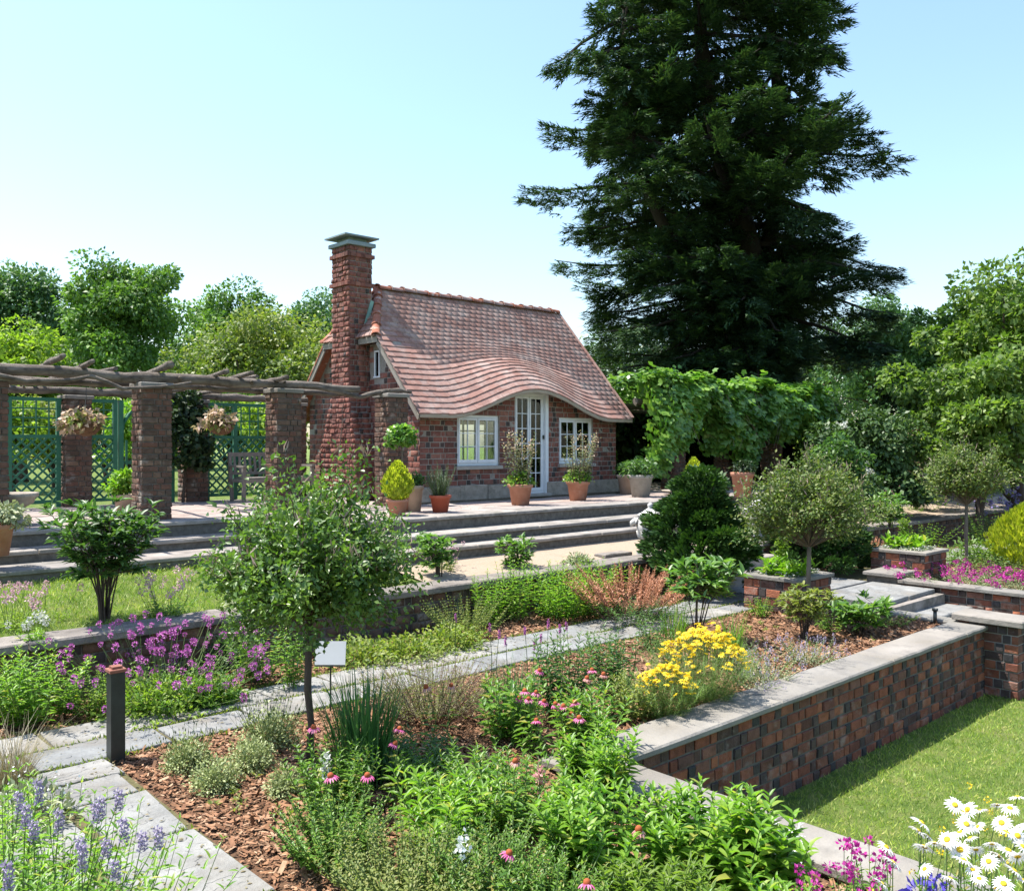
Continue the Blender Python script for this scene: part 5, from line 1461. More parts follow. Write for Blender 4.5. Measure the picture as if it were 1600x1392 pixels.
# ---- giant conifer
T_TRI = (np.array([(-.5, 0, 0), (.5, 0, 0), (0, 1, 0)]), np.array([(0, 1, 2)]))
def conifer():
    d0 = 30.0
    u0, v0 = at(1192, d0)
    t = thing('giant_conifer', 'huge dark conifer towering behind the vine pergola', 'tree', (u0, v0, .8))
    Rv = Vector((sA, -cA, 0)); Fv = Vector((cA, sA, 0))
    def P(x, y, dd=0.0):
        d = d0 + dd; a = at(x, d); return Vector((a[0], a[1], hz(y, d)))
    tr = [P(1192, 735), P(1190, 560), P(1178, 420), P(1150, 310), P(1112, 200), P(1095, 60), P(1085, -120), P(1075, -330)]
    rad = [.62, .52, .42, .36, .28, .22, .15, .04]
    tb = MB().tube(tr, rad, 10)
    tr2 = [P(1186, 450, .3), P(1210, 330, .8), P(1218, 180, 1), P(1205, 40, 1), P(1200, -150, 1)]
    tb.tube(tr2, [.3, .24, .2, .15, .05], 8)
    tr3 = [P(1188, 600, -.3), P(1040, 360, -1.2), P(990, 250, -1.5), P(970, 100, -1.2), P(985, -80, -1)]
    tb.tube(tr3, [.22, .2, .16, .12, .04], 8)
    cl = Cloud(); br = MB()
    prof = [(-330, 0.6), (-200, 1.9), (-100, 2.9), (0, 3.9), (120, 4.9), (230, 5.6), (300, 6.3), (370, 6.1), (430, 5.3), (500, 5.1), (560, 5.0), (620, 4.2), (660, 3.0)]
    def R_at(y):
        for (a, ra), (b, rb) in zip(prof[:-1], prof[1:]):
            if a <= y <= b:
                return ra + (rb - ra) * (y - a) / (b - a)
        return 1.0
    for trunk, nb, sc_, ylo, yhi in ((tr, 165, 1.0, -320, 650), (tr, 50, 1.0, 400, 660), (tr2, 45, .55, -120, 420), (tr3, 45, .55, -60, 560)):
        zs = [p.z for p in trunk]
        for i in range(nb):
            y = ylo + (yhi - ylo) * (i + rnd.random()) / nb
            z = hz(y, d0)
            for k in range(len(trunk) - 1):
                if zs[k] <= z <= zs[k + 1]:
                    q = (z - zs[k]) / (zs[k + 1] - zs[k]); s = trunk[k].lerp(trunk[k + 1], q); break
            else:
                continue
            a = rnd.uniform(0, 6.283)
            d = Rv * math.cos(a) + Fv * math.sin(a)
            ctr = P(1112 if y < 430 else 1120, y)      # crown axis
            L = R_at(y) * sc_ * rnd.uniform(.72, 1.08)
            end = (ctr if sc_ == 1.0 else s) + d * L
            end.z = z + rnd.uniform(-1.7, 1.0) - L * .08
            mid = s.lerp(end, .55); mid.z += rnd.uniform(.1, .5) - .25
            pts = [s, s.lerp(mid, .5), mid, mid.lerp(end, .55), end]
            pts[3].z -= .12
            br.tube(pts, [.09 * sc_ + .02, .07, .05, .035, .012], 5, False)
            # sprays to either side along the branch, hanging
            n = int(22 + L * 25)
            ss = .07 + .93 * ng.random(n) ** .85
            seg = np.clip((ss * 4).astype(int), 0, 3); fr = (ss * 4 - seg)[:, None]
            A = np.array([tuple(p) for p in pts])
            Pb = A[seg] * (1 - fr) + A[seg + 1] * fr
            bd = np.array(tuple((end - s).normalized())); sd = np.array(tuple(Vector(bd).cross(Vector((0, 0, 1))).normalized()))
            side = np.where(ng.random(n) < .5, -1.0, 1.0)
            wd = (1.15 - ss * .75) * (.35 + .65 * ng.random(n)) * (.55 + .09 * L)
            C = Pb + sd * (side * wd)[:, None] + np.stack([np.zeros(n), np.zeros(n), -.3 * wd ** 1.2 - .55 * ng.random(n) ** 2], 1)
            m = 20
            idx = np.repeat(np.arange(n), m)
            fd = unit(sd * (side * (.75 - .3 * ss))[:, None] + bd * (.35 + .5 * ss)[:, None] + rdir(n) * .3 + np.stack([np.zeros(n), np.zeros(n), .25 * (ss - .55) - .1], 1))
            fs = np.cross(fd, np.array([0, 0, 1.0]))
            la = ng.random(n * m)
            Q = C[idx] + fd[idx] * (la * .42 - .2)[:, None] + fs[idx] * (ng.normal(size=n * m) * .06)[:, None] + ng.normal(size=(n * m, 3)) * [.02, .02, .045]
            D = unit(fd[idx] + fs[idx] * (np.sign(ng.random(n * m) - .5) * .55)[:, None] + rdir(n * m) * .28)
            N = unit(np.array([0, 0, 1.0]) + rdir(n * m) * .45)
            cl.put(Q, D, N, .13 + .15 * ng.random(n * m), .25, T_TRI)
    tb.build('trunk', M['bark_dark'], t, True)
    br.build('branches', M['bark_dark'], t)['kind'] = 'stuff'
    cl.build('crown', M['needle'], t)
conifer()

# ---- vine over the right pergola
vt = thing('climbing_vine', 'lush grape vine draped over the pergola right of the cottage', 'vine', (19, 12.6, TZ))
cl = Cloud()
def vtop(u):
    z = 3.62 + .10 * np.sin(u * 2.3) + .07 * np.sin(u * 5.1 + 1)
    z = np.where(u < 16.6, z + .28 * np.clip((16.6 - u) / 1.2, 0, 1), z)
    return np.where(u > 22.6, z - 1.5 * ((u - 22.6) / 2.6) ** 1.4, z)
n = 7500
u = 15.5 + 9.8 * ng.random(n); v = 12.2 + 4.4 * ng.random(n) ** 1.3
P = np.stack([u, v, vtop(u) + ng.normal(size=n) * .08 - .05 * (v - 12.2)], 1)
cl.put(P, unit(rdir(n) * [1, 1, .35] + [0, -.35, -.25]), unit(rdir(n) * .55 + [0, -.15, 1]), .15 + .12 * ng.random(n), .9, T_HEART)
n = 13500
u = 15.45 + 9.9 * ng.random(n)
drop = 1.25 + .45 * np.sin(u * 1.7 + .5) + .28 * np.sin(u * 4.3) + .3 * ng.random(n)
drop = np.where(u < 16.1, drop + .55, drop)
s = ng.random(n) ** 1.15
bulge = .35 * np.sin(np.pi * np.clip(s, 0, 1)) + .12 * np.sin(u * 3.1) * np.sin(s * 9)
P = np.stack([u, 12.35 - bulge + np.abs(ng.normal(size=n)) * .2, np.maximum(vtop(u) - drop * s, 1.25)], 1)
cl.put(P, unit(rdir(n) * .55 + [0, -.35, -.75]), unit(rdir(n) * .5 + [0, -.75, .6]), .15 + .12 * ng.random(n), .9, T_HEART)
n = 500          # loose hanging shoots at the cottage corner
u = 15.45 + .5 * ng.random(n); P = np.stack([u, 12.3 + .25 * ng.normal(size=n), 3.9 - 2.1 * ng.random(n)], 1)
cl.put(P, unit(rdir(n) * .5 + [0, -.3, -.8]), unit(rdir(n) * .5 + [0, -.7, .5]), .09 + .07 * ng.random(n), .8, T_HEART)
cl.build('foliage', LV['vine'], vt)
mb = MB()
for i in range(26):
    u = rnd.uniform(15.8, 24); z = 3.5
    mb.tube([(u, 12.3, z), (u + rnd.uniform(-.3, .3), 12.1, z - .5), (u + rnd.uniform(-.5, .5), 12.02, z - rnd.uniform(.9, 1.5))], [.012, .009, .004], 4, False)
for v in (12.95, 14.7, 16.5):
    mb.tube([(15.6, v, 3.14), (20, v, 3.12), (24.5, v, 3.1)], .08, 7)
mb.build('branches', M['bark_grey'], vt)['kind'] = 'stuff'
hd = thing('dark_hedge', 'added dark hedge blocking light at the back of the vine pergola', 'hedge', (20, 16.9, TZ))  # hedge added to block light and keep the space under the vine dark
cl = Cloud(); n = 5500
u = 15.5 + 12 * ng.random(n); P = np.stack([u, 16.7 + .5 * ng.random(n), 1.0 + 2.7 * ng.random(n)], 1)
cl.put(P, rdir(n), unit(rdir(n) + [0, -.8, .4]), .26, .8, T_LEAF)
n = 2500
P = np.stack([24.5 + 1.2 * ng.random(n), 11.6 + 5.2 * ng.random(n), .9 + 1.9 * ng.random(n)], 1)
cl.put(P, rdir(n), unit(rdir(n) + [-.8, -.3, .4]), .26, .8, T_LEAF)
cl.build('foliage', LV['ivy'], hd)
box_obj('blocking_panel', (15.6, 17.25, 1.0), (27.5, 17.5, 3.4), M['bark'], hd)  # solid panel added behind the leaves to stop light
# ivy on the rear pillar
iv = thing('ivy', 'dark ivy smothering the rear pergola pillar beside the bench', 'ivy', (6.85, 16.4, TZ))
cl = Cloud(); lobes_crown(cl, (6.62, 16.3, 2.1), (.5, .42, 1.05), 60, .2, 75, .1, .8, T_HEART, up=.3, inner=.5); cl.build('foliage', LV['ivy'], iv)
MB().tube([(6.6, 16.25, TZ), (6.66, 16.22, 2.0), (6.6, 16.24, 2.9)], [.03, .025, .01], 6).build('stem', M['bark'], iv)

# ================================================================== MULCH, GRASS
T_RECT = (np.array([(-.5, 0, 0), (.5, .04, .0), (.46, 1, .0), (-.44, .95, .0)]), np.array([(0, 1, 2, 3)]))
cl = Cloud()
def chips(n, u0, u1, v0, v1, size):
    u = u0 + (u1 - u0) * ng.random(n); v = v0 + (v1 - v0) * ng.random(n)
    d = unit(rdir(n) * [1, 1, .28])
    cl.put(np.stack([u, v, -.022 + .02 * ng.random(n)], 1), d, unit(rdir(n) * .45 + [0, 0, 1]), size * (.35 + 1.1 * ng.random(n) ** 2), .18 + .3 * ng.random(n), T_RECT)
chips(26000, 2.13, 4.22, 1.5, 6.5, .05)
chips(22000, 4.2, 11.2, 4.38, 6.5, .055)
chips(9000, -.5, 9.5, 7.52, 8.32, .06)
chips(1500, -.3, .8, 2.6, 5.5, .05)
chips(2500, 14.1, 18, 4.5, 6.5, .06)
cl.build('wood_chip_mulch', M['chip'])
tag(bpy.data.objects['wood_chip_mulch'], 'reddish brown wood chip mulch spread over the flower beds', 'mulch', kind='stuff')
def grass(name, label, n, rect, h, w, zf):
    cl = Cloud(); u0, u1, v0, v1 = rect
    u = u0 + (u1 - u0) * ng.random(n); v = v0 + (v1 - v0) * ng.random(n)
    cl.put(np.stack([u, v, zf(u, v)], 1), unit(rdir(n) * .75 + [0, 0, .9]), rdir(n), h * (.5 + .8 * ng.random(n)), w)
    cl.build(name, LV['grass']); tag(bpy.data.objects[name], label, 'grass', kind='stuff')
grass('lawn_grass', 'short mown grass of the lower lawn', 85000, (4.66, 13.7, .2, 3.96), .05, .11, lambda u, v: np.full(len(u), LAWN - .004))
grass('strip_grass', 'grass of the narrow strip before the terrace steps', 34000, (-.5, 6.5, 8.75, 11.25), .065, .1, lambda u, v: .47 + (v - 8.7) * .13 / 2.65 - .004)
cl = Cloud(); n = 5200       # tufts between the flagstones
u = np.concatenate([-.5 + 11.5 * ng.random(n), .75 + 1.35 * ng.random(1400)]); v = np.concatenate([np.where(ng.random(n) < .5, 6.97 + ng.normal(size=n) * .022, np.where(ng.random(n) < .5, 7.5, 6.53) + ng.normal(size=n) * .03), 2.8 + 3.7 * ng.random(1400)])
keep = np.ones(len(u), bool)
k2 = np.arange(len(u)) >= n
sl = [6.5, 6.14, 5.74, 5.0, 4.02, 3.4, 2.6]
v = np.where(k2, np.array(sl)[ng.integers(0, 7, len(v))] + ng.normal(size=len(v)) * .02, v)
cl.put(np.stack([u, v, np.full(len(u), -.02)], 1), unit(rdir(len(u)) * .8 + [0, 0, .9]), rdir(len(u)), .025 + .03 * ng.random(len(u)), .3)
cl.build('joint_weeds', LV['cover']); tag(bpy.data.objects['joint_weeds'], 'small weeds and moss growing in the joints of the flagstones', 'weeds', kind='stuff')

# ================================================================== GARDEN PLANTS
def spot(x, yb, wpx, hpx, z=0.0):
    """position, half width and height of a plant from its foot, width and height"""
    u, v = G(x, yb, z); d = dist(u, v)
    return (u, v), wpx / 2 * d / FPX, hpx * d / FPX
# ---- standard lilac trees
def standard(label, base, z, crown_z, r, rz, mat, n, size, tr, tip=None, seed=0, wild=0.12, low=-.45):
    u, v = base
    t = thing('standard_tree', label, 'tree', (u, v, z), 'small standard trees on single stems')
    ctr = np.array([u + .02, v, crown_z])
    tb = MB().tube([(u, v, z - .05), (u + .02, v + .005, z + (crown_z - rz - z) * .3), (u - .012, v, z + (crown_z - rz - z) * .62), (u + .005, v, crown_z - rz * .6)], [tr * 1.15, tr * .92, tr * 1.02, tr * .9], 8)
    nt = 150
    d = rdir(nt); d[:, 2] = np.where(d[:, 2] < low, -d[:, 2], d[:, 2])
    k = (.5 + .55 * ng.random(nt)) * (1 + .22 * np.sin(np.arctan2(d[:, 1], d[:, 0]) * 3 + seed) + .1 * np.sin(d[:, 2] * 7 + seed))
    E = ctr + d * k[:, None] * np.array([r, r, rz]) + np.stack([np.zeros(nt), np.zeros(nt), wild * r * (ng.random(nt) ** 4) * 2.2], 1)
    fork = Vector((u + .005, v, crown_z - rz * .66))
    ends = []
    for e in E:
        m = fork.lerp(Vector(e), .5) + Vector((rnd.uniform(-.1, .1), rnd.uniform(-.1, .1), rnd.uniform(0, .12))) * r
        tb.tube([fork, m, tuple(e)], [tr * .28, tr * .16, .003], 4, False)
        ends.append((m, e))
    tb.build('trunk', M['bark_grey' if mat == 'lilac_tan' else 'bark'], t, True)
    per = n // nt
    A = np.array([tuple(m) for m, e in ends]); B = np.array([e for m, e in ends])
    idx = np.repeat(np.arange(nt), per); s = .25 + .8 * ng.random(nt * per)
    P = A[idx] * (1 - s[:, None]) + B[idx] * s[:, None] + ng.normal(size=(nt * per, 3)) * r * .085
    D = unit(unit(B[idx] - A[idx]) * .6 + rdir(nt * per) * .8)
    N = unit(rdir(nt * per) * .7 + [0, 0, .7])
    cl = Cloud(); cl.put(P, D, N, size * (.6 + .8 * ng.random(nt * per)), .58, T_LEAF)
    cl.build('crown', LV[mat], t)
    if tip:
        i2 = ng.integers(0, nt, tip)
        up = B[i2][:, 2] > crown_z - rz * .1
        P = B[i2][up] + ng.normal(size=(up.sum(), 3)) * .03
        cl = Cloud(); cl.put(P, unit(rdir(len(P)) * .5 + [0, 0, .8]), rdir(len(P)), .07 + .05 * ng.random(len(P)), .12); cl.build('spent_flower_twigs', LV['twig_pink'], t)['kind'] = 'stuff'
b1 = (3.12, 5.50)
standard('loose leafy standard tree in the foreground beside the white sign', b1, 0, 1.335, .76, .54, 'lilac', 18500, .042, .026, 700, 2, .16, -.85)
standard('rounded standard tree in front of the left brick planter', G(1264, 964), 0, 1.29, .84, .62, 'lilac_tan', 17000, .045, .03, 600)
standard('rounded standard tree at the right above the magenta bed', G(1510, 897), 0, 1.52, .74, .55, 'lilac_tan', 11000, .05, .03, 250)

# ---- dark dwarf conifers
def hinoki(label, u, v, r, h, n):
    t = thing('dwarf_conifer', label, 'conifer', (u, v, 0), 'dark dwarf conifers flanking the axis steps')
    cl = Cloud()
    nl = 170
    a = ng.random(nl) * 6.283; s = ng.random(nl) ** .8
    prof = np.sqrt(np.clip(1 - ((s - .22) / .82) ** 2, .02, 1)) * (1 - .42 * s)
    k = prof * r * (.5 + .62 * ng.random(nl)) * (1 + .14 * np.sin(a * 3 + 1))
    C = np.stack([u + np.cos(a) * k, v + np.sin(a) * k, .12 + h * s * (.84 + .30 * ng.random(nl) ** 2)], 1)
    per = n // nl; idx = np.repeat(np.arange(nl), per); m = len(idx)
    q = rdir(m); Rr = (r * .17 * (.5 + 1.0 * ng.random(nl)))[idx]
    P = C[idx] + q * (Rr * (.5 + .5 * ng.random(m)))[:, None] * [1, 1, .75]
    o = np.stack([np.cos(a)[idx], np.sin(a)[idx], np.full(m, .55)], 1)
    cl.put(P, unit(q * .6 + o * .7 + rdir(m) * .3), unit(q + rdir(m) * .5 + [0, 0, .5]), .055 + .05 * ng.random(m), .5)
    cl.build('foliage', LV['hinoki'], t)
    tb = MB().tube([(u, v, -.05), (u, v, h * .8)], [.06, .02], 7)
    for c in C[:50]:
        tb.tube([(u, v, c[2] * .6), tuple(c)], [.018, .006], 4, False)
    tb.build('trunk', M['bark'], t)
hinoki('dark green knobbly dwarf conifer beside the left urn', 10.86, 7.78, .88, 1.55, 27000)
hinoki('dark green dwarf conifer partly hidden by the middle standard tree', 14.25, 7.85, .98, 1.4, 22000)
cone_shrub('golden_cypress', 'small yellow cone cypress peeking over the dark dwarf conifer', G(1084, 786, TZ), TZ, .19, .62, .16, .2, 'terracotta', n=3500)
c, r, h = spot(1604, 884, 120, 92)
cone_shrub('golden_shrub', 'bright yellow feathery shrub at the right edge', c, 0, r * .95, h, 0, 0, None, n=6500, size=.09)

# ---- tree peonies
def tree_peony(label, base, z, h, r, nst, mat='peony', bare=.45, leaf=.1, per=9):
    u, v = base
    t = thing('tree_peony', label, 'shrub', (u, v, z))
    mb = MB(); cl = Cloud()
    for i in range(nst):
        a = rnd.uniform(0, 6.283); k = rnd.random() ** .6
        tip = Vector((u + math.cos(a) * r * k, v + math.sin(a) * r * k, z + h * rnd.uniform(.78, 1.0) * (1 - .18 * k)))
        mid = Vector((u + math.cos(a) * r * k * .35, v + math.sin(a) * r * k * .35, z + h * .45))
        mb.tube([(u + math.cos(a) * .035, v + math.sin(a) * .035, z - .03), (u + math.cos(a) * r * k * .16 + rnd.uniform(-.02, .02), v + math.sin(a) * r * k * .16, z + h * .2), tuple(mid), tuple(tip)], [.010, .008, .007, .004], 5, False)
        for j in range(per):
            s = bare + (1 - bare) * j / (per - 1)
            p = mid.lerp(tip, max(0, (s - .45) / .55)) if s > .45 else Vector((u, v, z)).lerp(mid, s / .45)
            b = a + j * 2.4; el = .15 + .5 * s
            pd = Vector((math.cos(b) * math.cos(el), math.sin(b) * math.cos(el), math.sin(el)))
            L = r * rnd.uniform(.35, .55)
            e = p + pd * L; e.z -= .05
            mb.tube([tuple(p), tuple(e)], [.003, .002], 3, False)
            # a compound leaf: leaflets along and at the end of the stalk
            n = 9
            fr = ng.random(n) * .55 + .45
            Pq = np.array(p)[None] * (1 - fr[:, None]) + np.array(e)[None] * fr[:, None]
            sp = ng.normal(size=(n, 3)) * .75 * [1, 1, .4]
            cl.put(Pq, unit(np.array(pd)[None] * .9 + sp), unit(rdir(n) * .35 + [0, 0, 1]), leaf * (.7 + .6 * ng.random(n)), .36, T_LANCE)
    mb.build('stems', M['bark'], t)['kind'] = 'stuff'
    cl.build('foliage', LV[mat], t)
tree_peony('bushy tree peony with dark bare stems on the left grass strip', (2.87, 8.95), .48, 1.22, .5, 20, 'deep', .38, .105, 12)
tree_peony('airy tree peony with bare forked stems beside the left planter', G(1088, 1003), 0, .98, .46, 9, 'peony', .55, .13, 8)
tree_peony('small tree peony with serrated leaves by the cottage steps, right of the foreground tree', (6.95, 8.98), .48, .62, .3, 9, 'peony', .3, .10, 8)
tree_peony('low tree peony on the gravel strip in front of the cottage door', (8.3, 8.95), .48, .42, .34, 9, 'peony', .2, .09, 8)
tree_peony('low peony with broad leaves in the mulch near the far path light', G(1345, 985), 0, .36, .36, 8, 'peony', .3, .13, 7)
tree_peony('leafy peony above the far low wall on the right', G(1392, 822, .5), .5, .62, .5, 12, 'peony', .2, .12, 8)
c, r, h = spot(1256, 996, 95, 82)
tree_peony('reddish stemmed peony bush in the mulch before the middle standard tree', c, 0, h, r, 12, 'olive', .4, .075, 8)

# ---- perennials without special flowers: label, foot x, foot y, width, height, stems, leaves per stem, leaf length, leaf width, leaf colour, (lean, tmpl)
PL = [
 ('phlox', 'lush bright green perennial at the left edge before the low wall', 55, 1122, 150, 120, 75, 11, .085, .3, 'bright', .7),
 ('weed', 'yellow green weedy plant beside the purple flowers', 148, 1112, 95, 66, 45, 8, .05, .45, 'lime', .9),
 ('aster', 'tall leafy plant against the low wall left of the foreground trunk', 405, 1062, 95, 118, 34, 13, .07, .3, 'perennial', .7),
 ('aster', 'slim leafy plant left of the white sign by the wall', 455, 1075, 45, 110, 12, 13, .08, .25, 'perennial', .6),
 ('bellflower', 'upright fresh green plant against the wall, left of three', 762, 975, 62, 88, 22, 14, .075, .3, 'bright', .6),
 ('bellflower', 'tallest upright fresh green plant against the low wall', 803, 968, 60, 112, 20, 16, .075, .3, 'bright', .6),
 ('daylily_mass', 'wide lush light green clump along the low wall', 878, 965, 115, 96, 60, 13, .10, .22, 'bright', .8),
 ('daylily_mass', 'light green clump left of the orange astilbe', 935, 955, 90, 88, 42, 13, .095, .22, 'bright', .8),
 ('aster', 'olive bushy plant beside the path, left of the fresh green clumps', 730, 990, 110, 66, 70, 12, .04, .35, 'olive', .9),
 ('phlox', 'dark leafy phlox clump behind the coneflowers', 882, 1120, 95, 150, 20, 17, .10, .26, 'deep', .55),
 ('phlox', 'dark leafy phlox clump left of the yellow coreopsis', 960, 1085, 90, 118, 20, 15, .09, .28, 'deep', .6),
 ('phlox', 'broad leafed green plant in front of the liatris', 790, 1150, 92, 118, 16, 13, .11, .42, 'perennial', .6),
 ('aster', 'mid green plant between the coneflowers and the yellow flowers', 985, 1120, 85, 80, 26, 11, .075, .34, 'olive', .8),
 ('phlox', 'dark green upright plant beside the path, behind the yellow flowers', 1022, 1010, 62, 62, 14, 11, .07, .3, 'deep', .7),
 ('coneflower_leaves', 'leafy coneflower foliage in the middle of the bed', 915, 1180, 110, 120, 26, 12, .12, .26, 'perennial', .7),
 ('catchfly', 'light green leafy plant in front of the wall corner', 935, 1250, 120, 120, 34, 15, .105, .34, 'bright', .6),
 ('catchfly', 'large bright green plant left of the cross wall coping', 925, 1372, 150, 165, 34, 17, .115, .36, 'bright', .6),
 ('catchfly', 'large bright green plant overlapping the cross wall', 1085, 1372, 165, 150, 36, 16, .115, .34, 'bright', .6),
 ('catchfly', 'big leafed bright plant in front of the cross wall, nearest the lawn', 1182, 1400, 130, 160, 18, 15, .14, .36, 'bright', .6),
 ('catchfly', 'yellow green leafy plant at the lower edge, right of centre', 1040, 1455, 130, 120, 34, 13, .10, .24, 'lime', .7),
 ('catchfly', 'bright leafy plant cut by the lower edge beside the magenta flowers', 1205, 1500, 130, 130, 24, 13, .11, .32, 'bright', .7),
 ('snapdragon', 'tangled leafy plant right of the iris clump', 715, 1250, 160, 80, 60, 11, .085, .26, 'perennial', .8),
 ('snapdragon', 'dark leafy plant in the shade behind the iris clump', 650, 1205, 110, 60, 36, 10, .09, .3, 'deep', .9),
 ('snapdragon', 'leafy green plant in the centre of the foreground', 800, 1290, 170, 120, 56, 12, .085, .28, 'perennial', .8),
 ('snapdragon', 'broad arching leafed plant in the central foreground', 690, 1330, 150, 120, 26, 11, .13, .22, 'bright', .8),
 ('snapdragon', 'leafy plant left of the foreground mass, below the pink coneflower', 520, 1270, 120, 125, 44, 12, .07, .32, 'perennial', .7),
 ('oregano', 'fine leafed green plant at the mulch edge in the foreground', 520, 1345, 140, 100, 110, 13, .035, .5, 'perennial', .9),
 ('oregano', 'wide cushion of fine leaves at the bottom centre', 640, 1420, 190, 120, 170, 14, .038, .45, 'olive', .9),
 ('oregano', 'fine leafed light green plant right of the bottom centre', 760, 1410, 160, 120, 130, 14, .04, .4, 'perennial', .9),
 ('oregano', 'fine leafed plant at the lower edge left of the bright phlox', 860, 1450, 150, 110, 110, 13, .045, .36, 'perennial', .9),
 ('catmint_leaves', 'small leafy clump before the wall corner', 1000, 1460, 120, 100, 60, 12, .06, .3, 'lime', .8),
 ('marigold', 'small rounded green plant with yellow buds by the left planter', 1190, 962, 34, 30, 30, 7, .04, .4, 'bright', 1.0),
 ('geranium', 'low green plant beside the stair kerb', 1395, 975, 60, 22, 26, 5, .05, .5, 'cover', 1.0),
 ('weed', 'small leafy weeds between the standard tree and the planter', 1300, 985, 60, 30, 22, 6, .05, .5, 'perennial', 1.0),
 ('aster', 'green perennial at the right behind the walkway planter', 1440, 852, 90, 40, 40, 8, .07, .35, 'bright', .9),
 ('aster', 'yellow green perennial before the far low wall', 1400, 835, 60, 45, 30, 8, .06, .4, 'lime', .8),
 ('aster', 'fresh green perennial left of the yellow shrub', 1475, 828, 80, 50, 36, 9, .07, .35, 'bright', .8),
 ('aster', 'tall green perennials under the right standard tree', 1545, 850, 80, 60, 40, 9, .07, .35, 'perennial', .8),
 ('aster', 'pale green perennial beside the right path', 1465, 893, 90, 40, 44, 8, .06, .4, 'sage', .9),
 ('aster', 'leafy green perennial behind the right planter', 1560, 905, 90, 40, 40, 8, .06, .4, 'olive', .9),
 ('aster', 'dense green foliage at the foot of the right hand tree', 1590, 800, 120, 60, 60, 9, .1, .4, 'perennial', .9),
 ('aster', 'mixed green growth at the foot of the steps on the grass strip', 235, 900, 90, 28, 40, 6, .07, .4, 'olive', 1.0),
 ('aster', 'weeds at the foot of the left terrace steps', 110, 915, 70, 26, 30, 6, .07, .4, 'perennial', 1.0),
]
for nm, lab, x, yb, wp, hp, ns, per, L, W, mt, ln in PL:
    zz = .5 if nm == 'aster' and (x in (235, 110)) else 0.0
    c, r, h = spot(x, yb, wp, hp, zz)
    perennial(nm, lab, 'plant', c, r, h, ns, per, L, W, mt, zz, ln, group='leafy perennials of the flower beds')
# ---- low cushions
def cushion(name, label, x, yb, wp, hp, n, size, mat, z=0.0, w=.5, cat='plant', up=.6, tmpl=T_DIAMOND, group=None, tips=None):
    c, r, h = spot(x, yb, wp, hp, z)
    t = thing(name, label, cat, (c[0], c[1], z), group)
    cl = Cloud(); mound(cl, n, c, r, h, size, w, z - .02, fill=.35, up=up, tmpl=tmpl); cl.build('foliage', LV[mat], t)['kind'] = 'stuff'
    if tips:
        k, mt2, hh = tips
        B, T = tip_stems(k, c, r * .8, h * .9, h * hh, 1.1, z)
        stem_tubes(B, T, .0018).build('stems', M['stem'], t)['kind'] = 'stuff'
        cl = Cloud(); cl.put(T, np.tile([0, 0, 1.0], (k, 1)), rdir(k), .03, .3); cl.build('seed_heads', LV[mt2], t)['kind'] = 'stuff'
    return t, c, r, h
gth = 'grey green thyme cushions in the mulch'
cushion('thyme_cushion', 'grey green thyme cushion nearest the bollard', 293, 1196, 76, 46, 2600, .022, 'thyme', group=gth, tips=(60, 'ivy', 1.3))
cushion('thyme_cushion', 'grey green thyme cushion right of the bollard, behind the front one', 393, 1196, 80, 46, 2600, .022, 'thyme', group=gth)
cushion('thyme_cushion', 'frontmost grey green thyme cushion of the group', 336, 1228, 80, 44, 2600, .022, 'thyme', group=gth)
cushion('thyme_cushion', 'larger grassy thyme cushion with dark seed heads beside the path', 420, 1160, 96, 58, 2700, .024, 'thyme', group=gth, tips=(110, 'ivy', 1.35))
cushion('thyme_cushion', 'half hidden thyme cushion left of the coneflower leaves', 446, 1236, 60, 42, 1600, .022, 'thyme', group=gth)
for i, (x, y, wd, hh, mt, lab) in enumerate(((560, 1030, 150, 34, 'cover', 'yellow green ground cover behind the white sign'), (640, 1022, 140, 30, 'cover', 'low ground cover along the path, middle patch'), (705, 1008, 120, 34, 'cover', 'low ground cover along the path, right patch'),
                                             (560, 985, 130, 52, 'ivy', 'dark ivy heap against the low wall under the foreground tree'), (655, 970, 150, 50, 'deep', 'dark leafy heap against the low wall'), (240, 1105, 190, 50, 'lime', 'yellow green foliage below the purple flowers'),
                                             (330, 1095, 110, 40, 'perennial', 'green foliage right of the purple flowers'), (350, 1040, 120, 60, 'deep', 'green undergrowth against the wall left of the trunk'))):
    cushion('ground_cover', lab, x, y, wd, hh, 1500, .05, mt, cat='ground cover', up=.9, tmpl=T_LEAF, group='ground cover along the low wall')
cushion('sage_clump', 'silvery green clump on the grass strip left of the foreground tree', 385, 952, 70, 38, 700, .05, 'sage', .48)
cushion('sage_clump', 'silvery green clump on the gravel right of the low peony', 905, 880, 50, 18, 500, .05, 'sage', .5)
cushion('shrub_bed', 'green clumps in front of the right standard tree', 1530, 880, 130, 40, 1500, .07, 'ferny', tmpl=T_LEAF)
cushion('shrub_bed', 'grey green clump beside the yellow shrub', 1555, 800, 90, 36, 1000, .08, 'sage', tmpl=T_LEAF)
cushion('shrub_bed', 'leafy ground plants behind the right planter along the path', 1420, 838, 80, 24, 900, .07, 'cover', tmpl=T_LEAF)
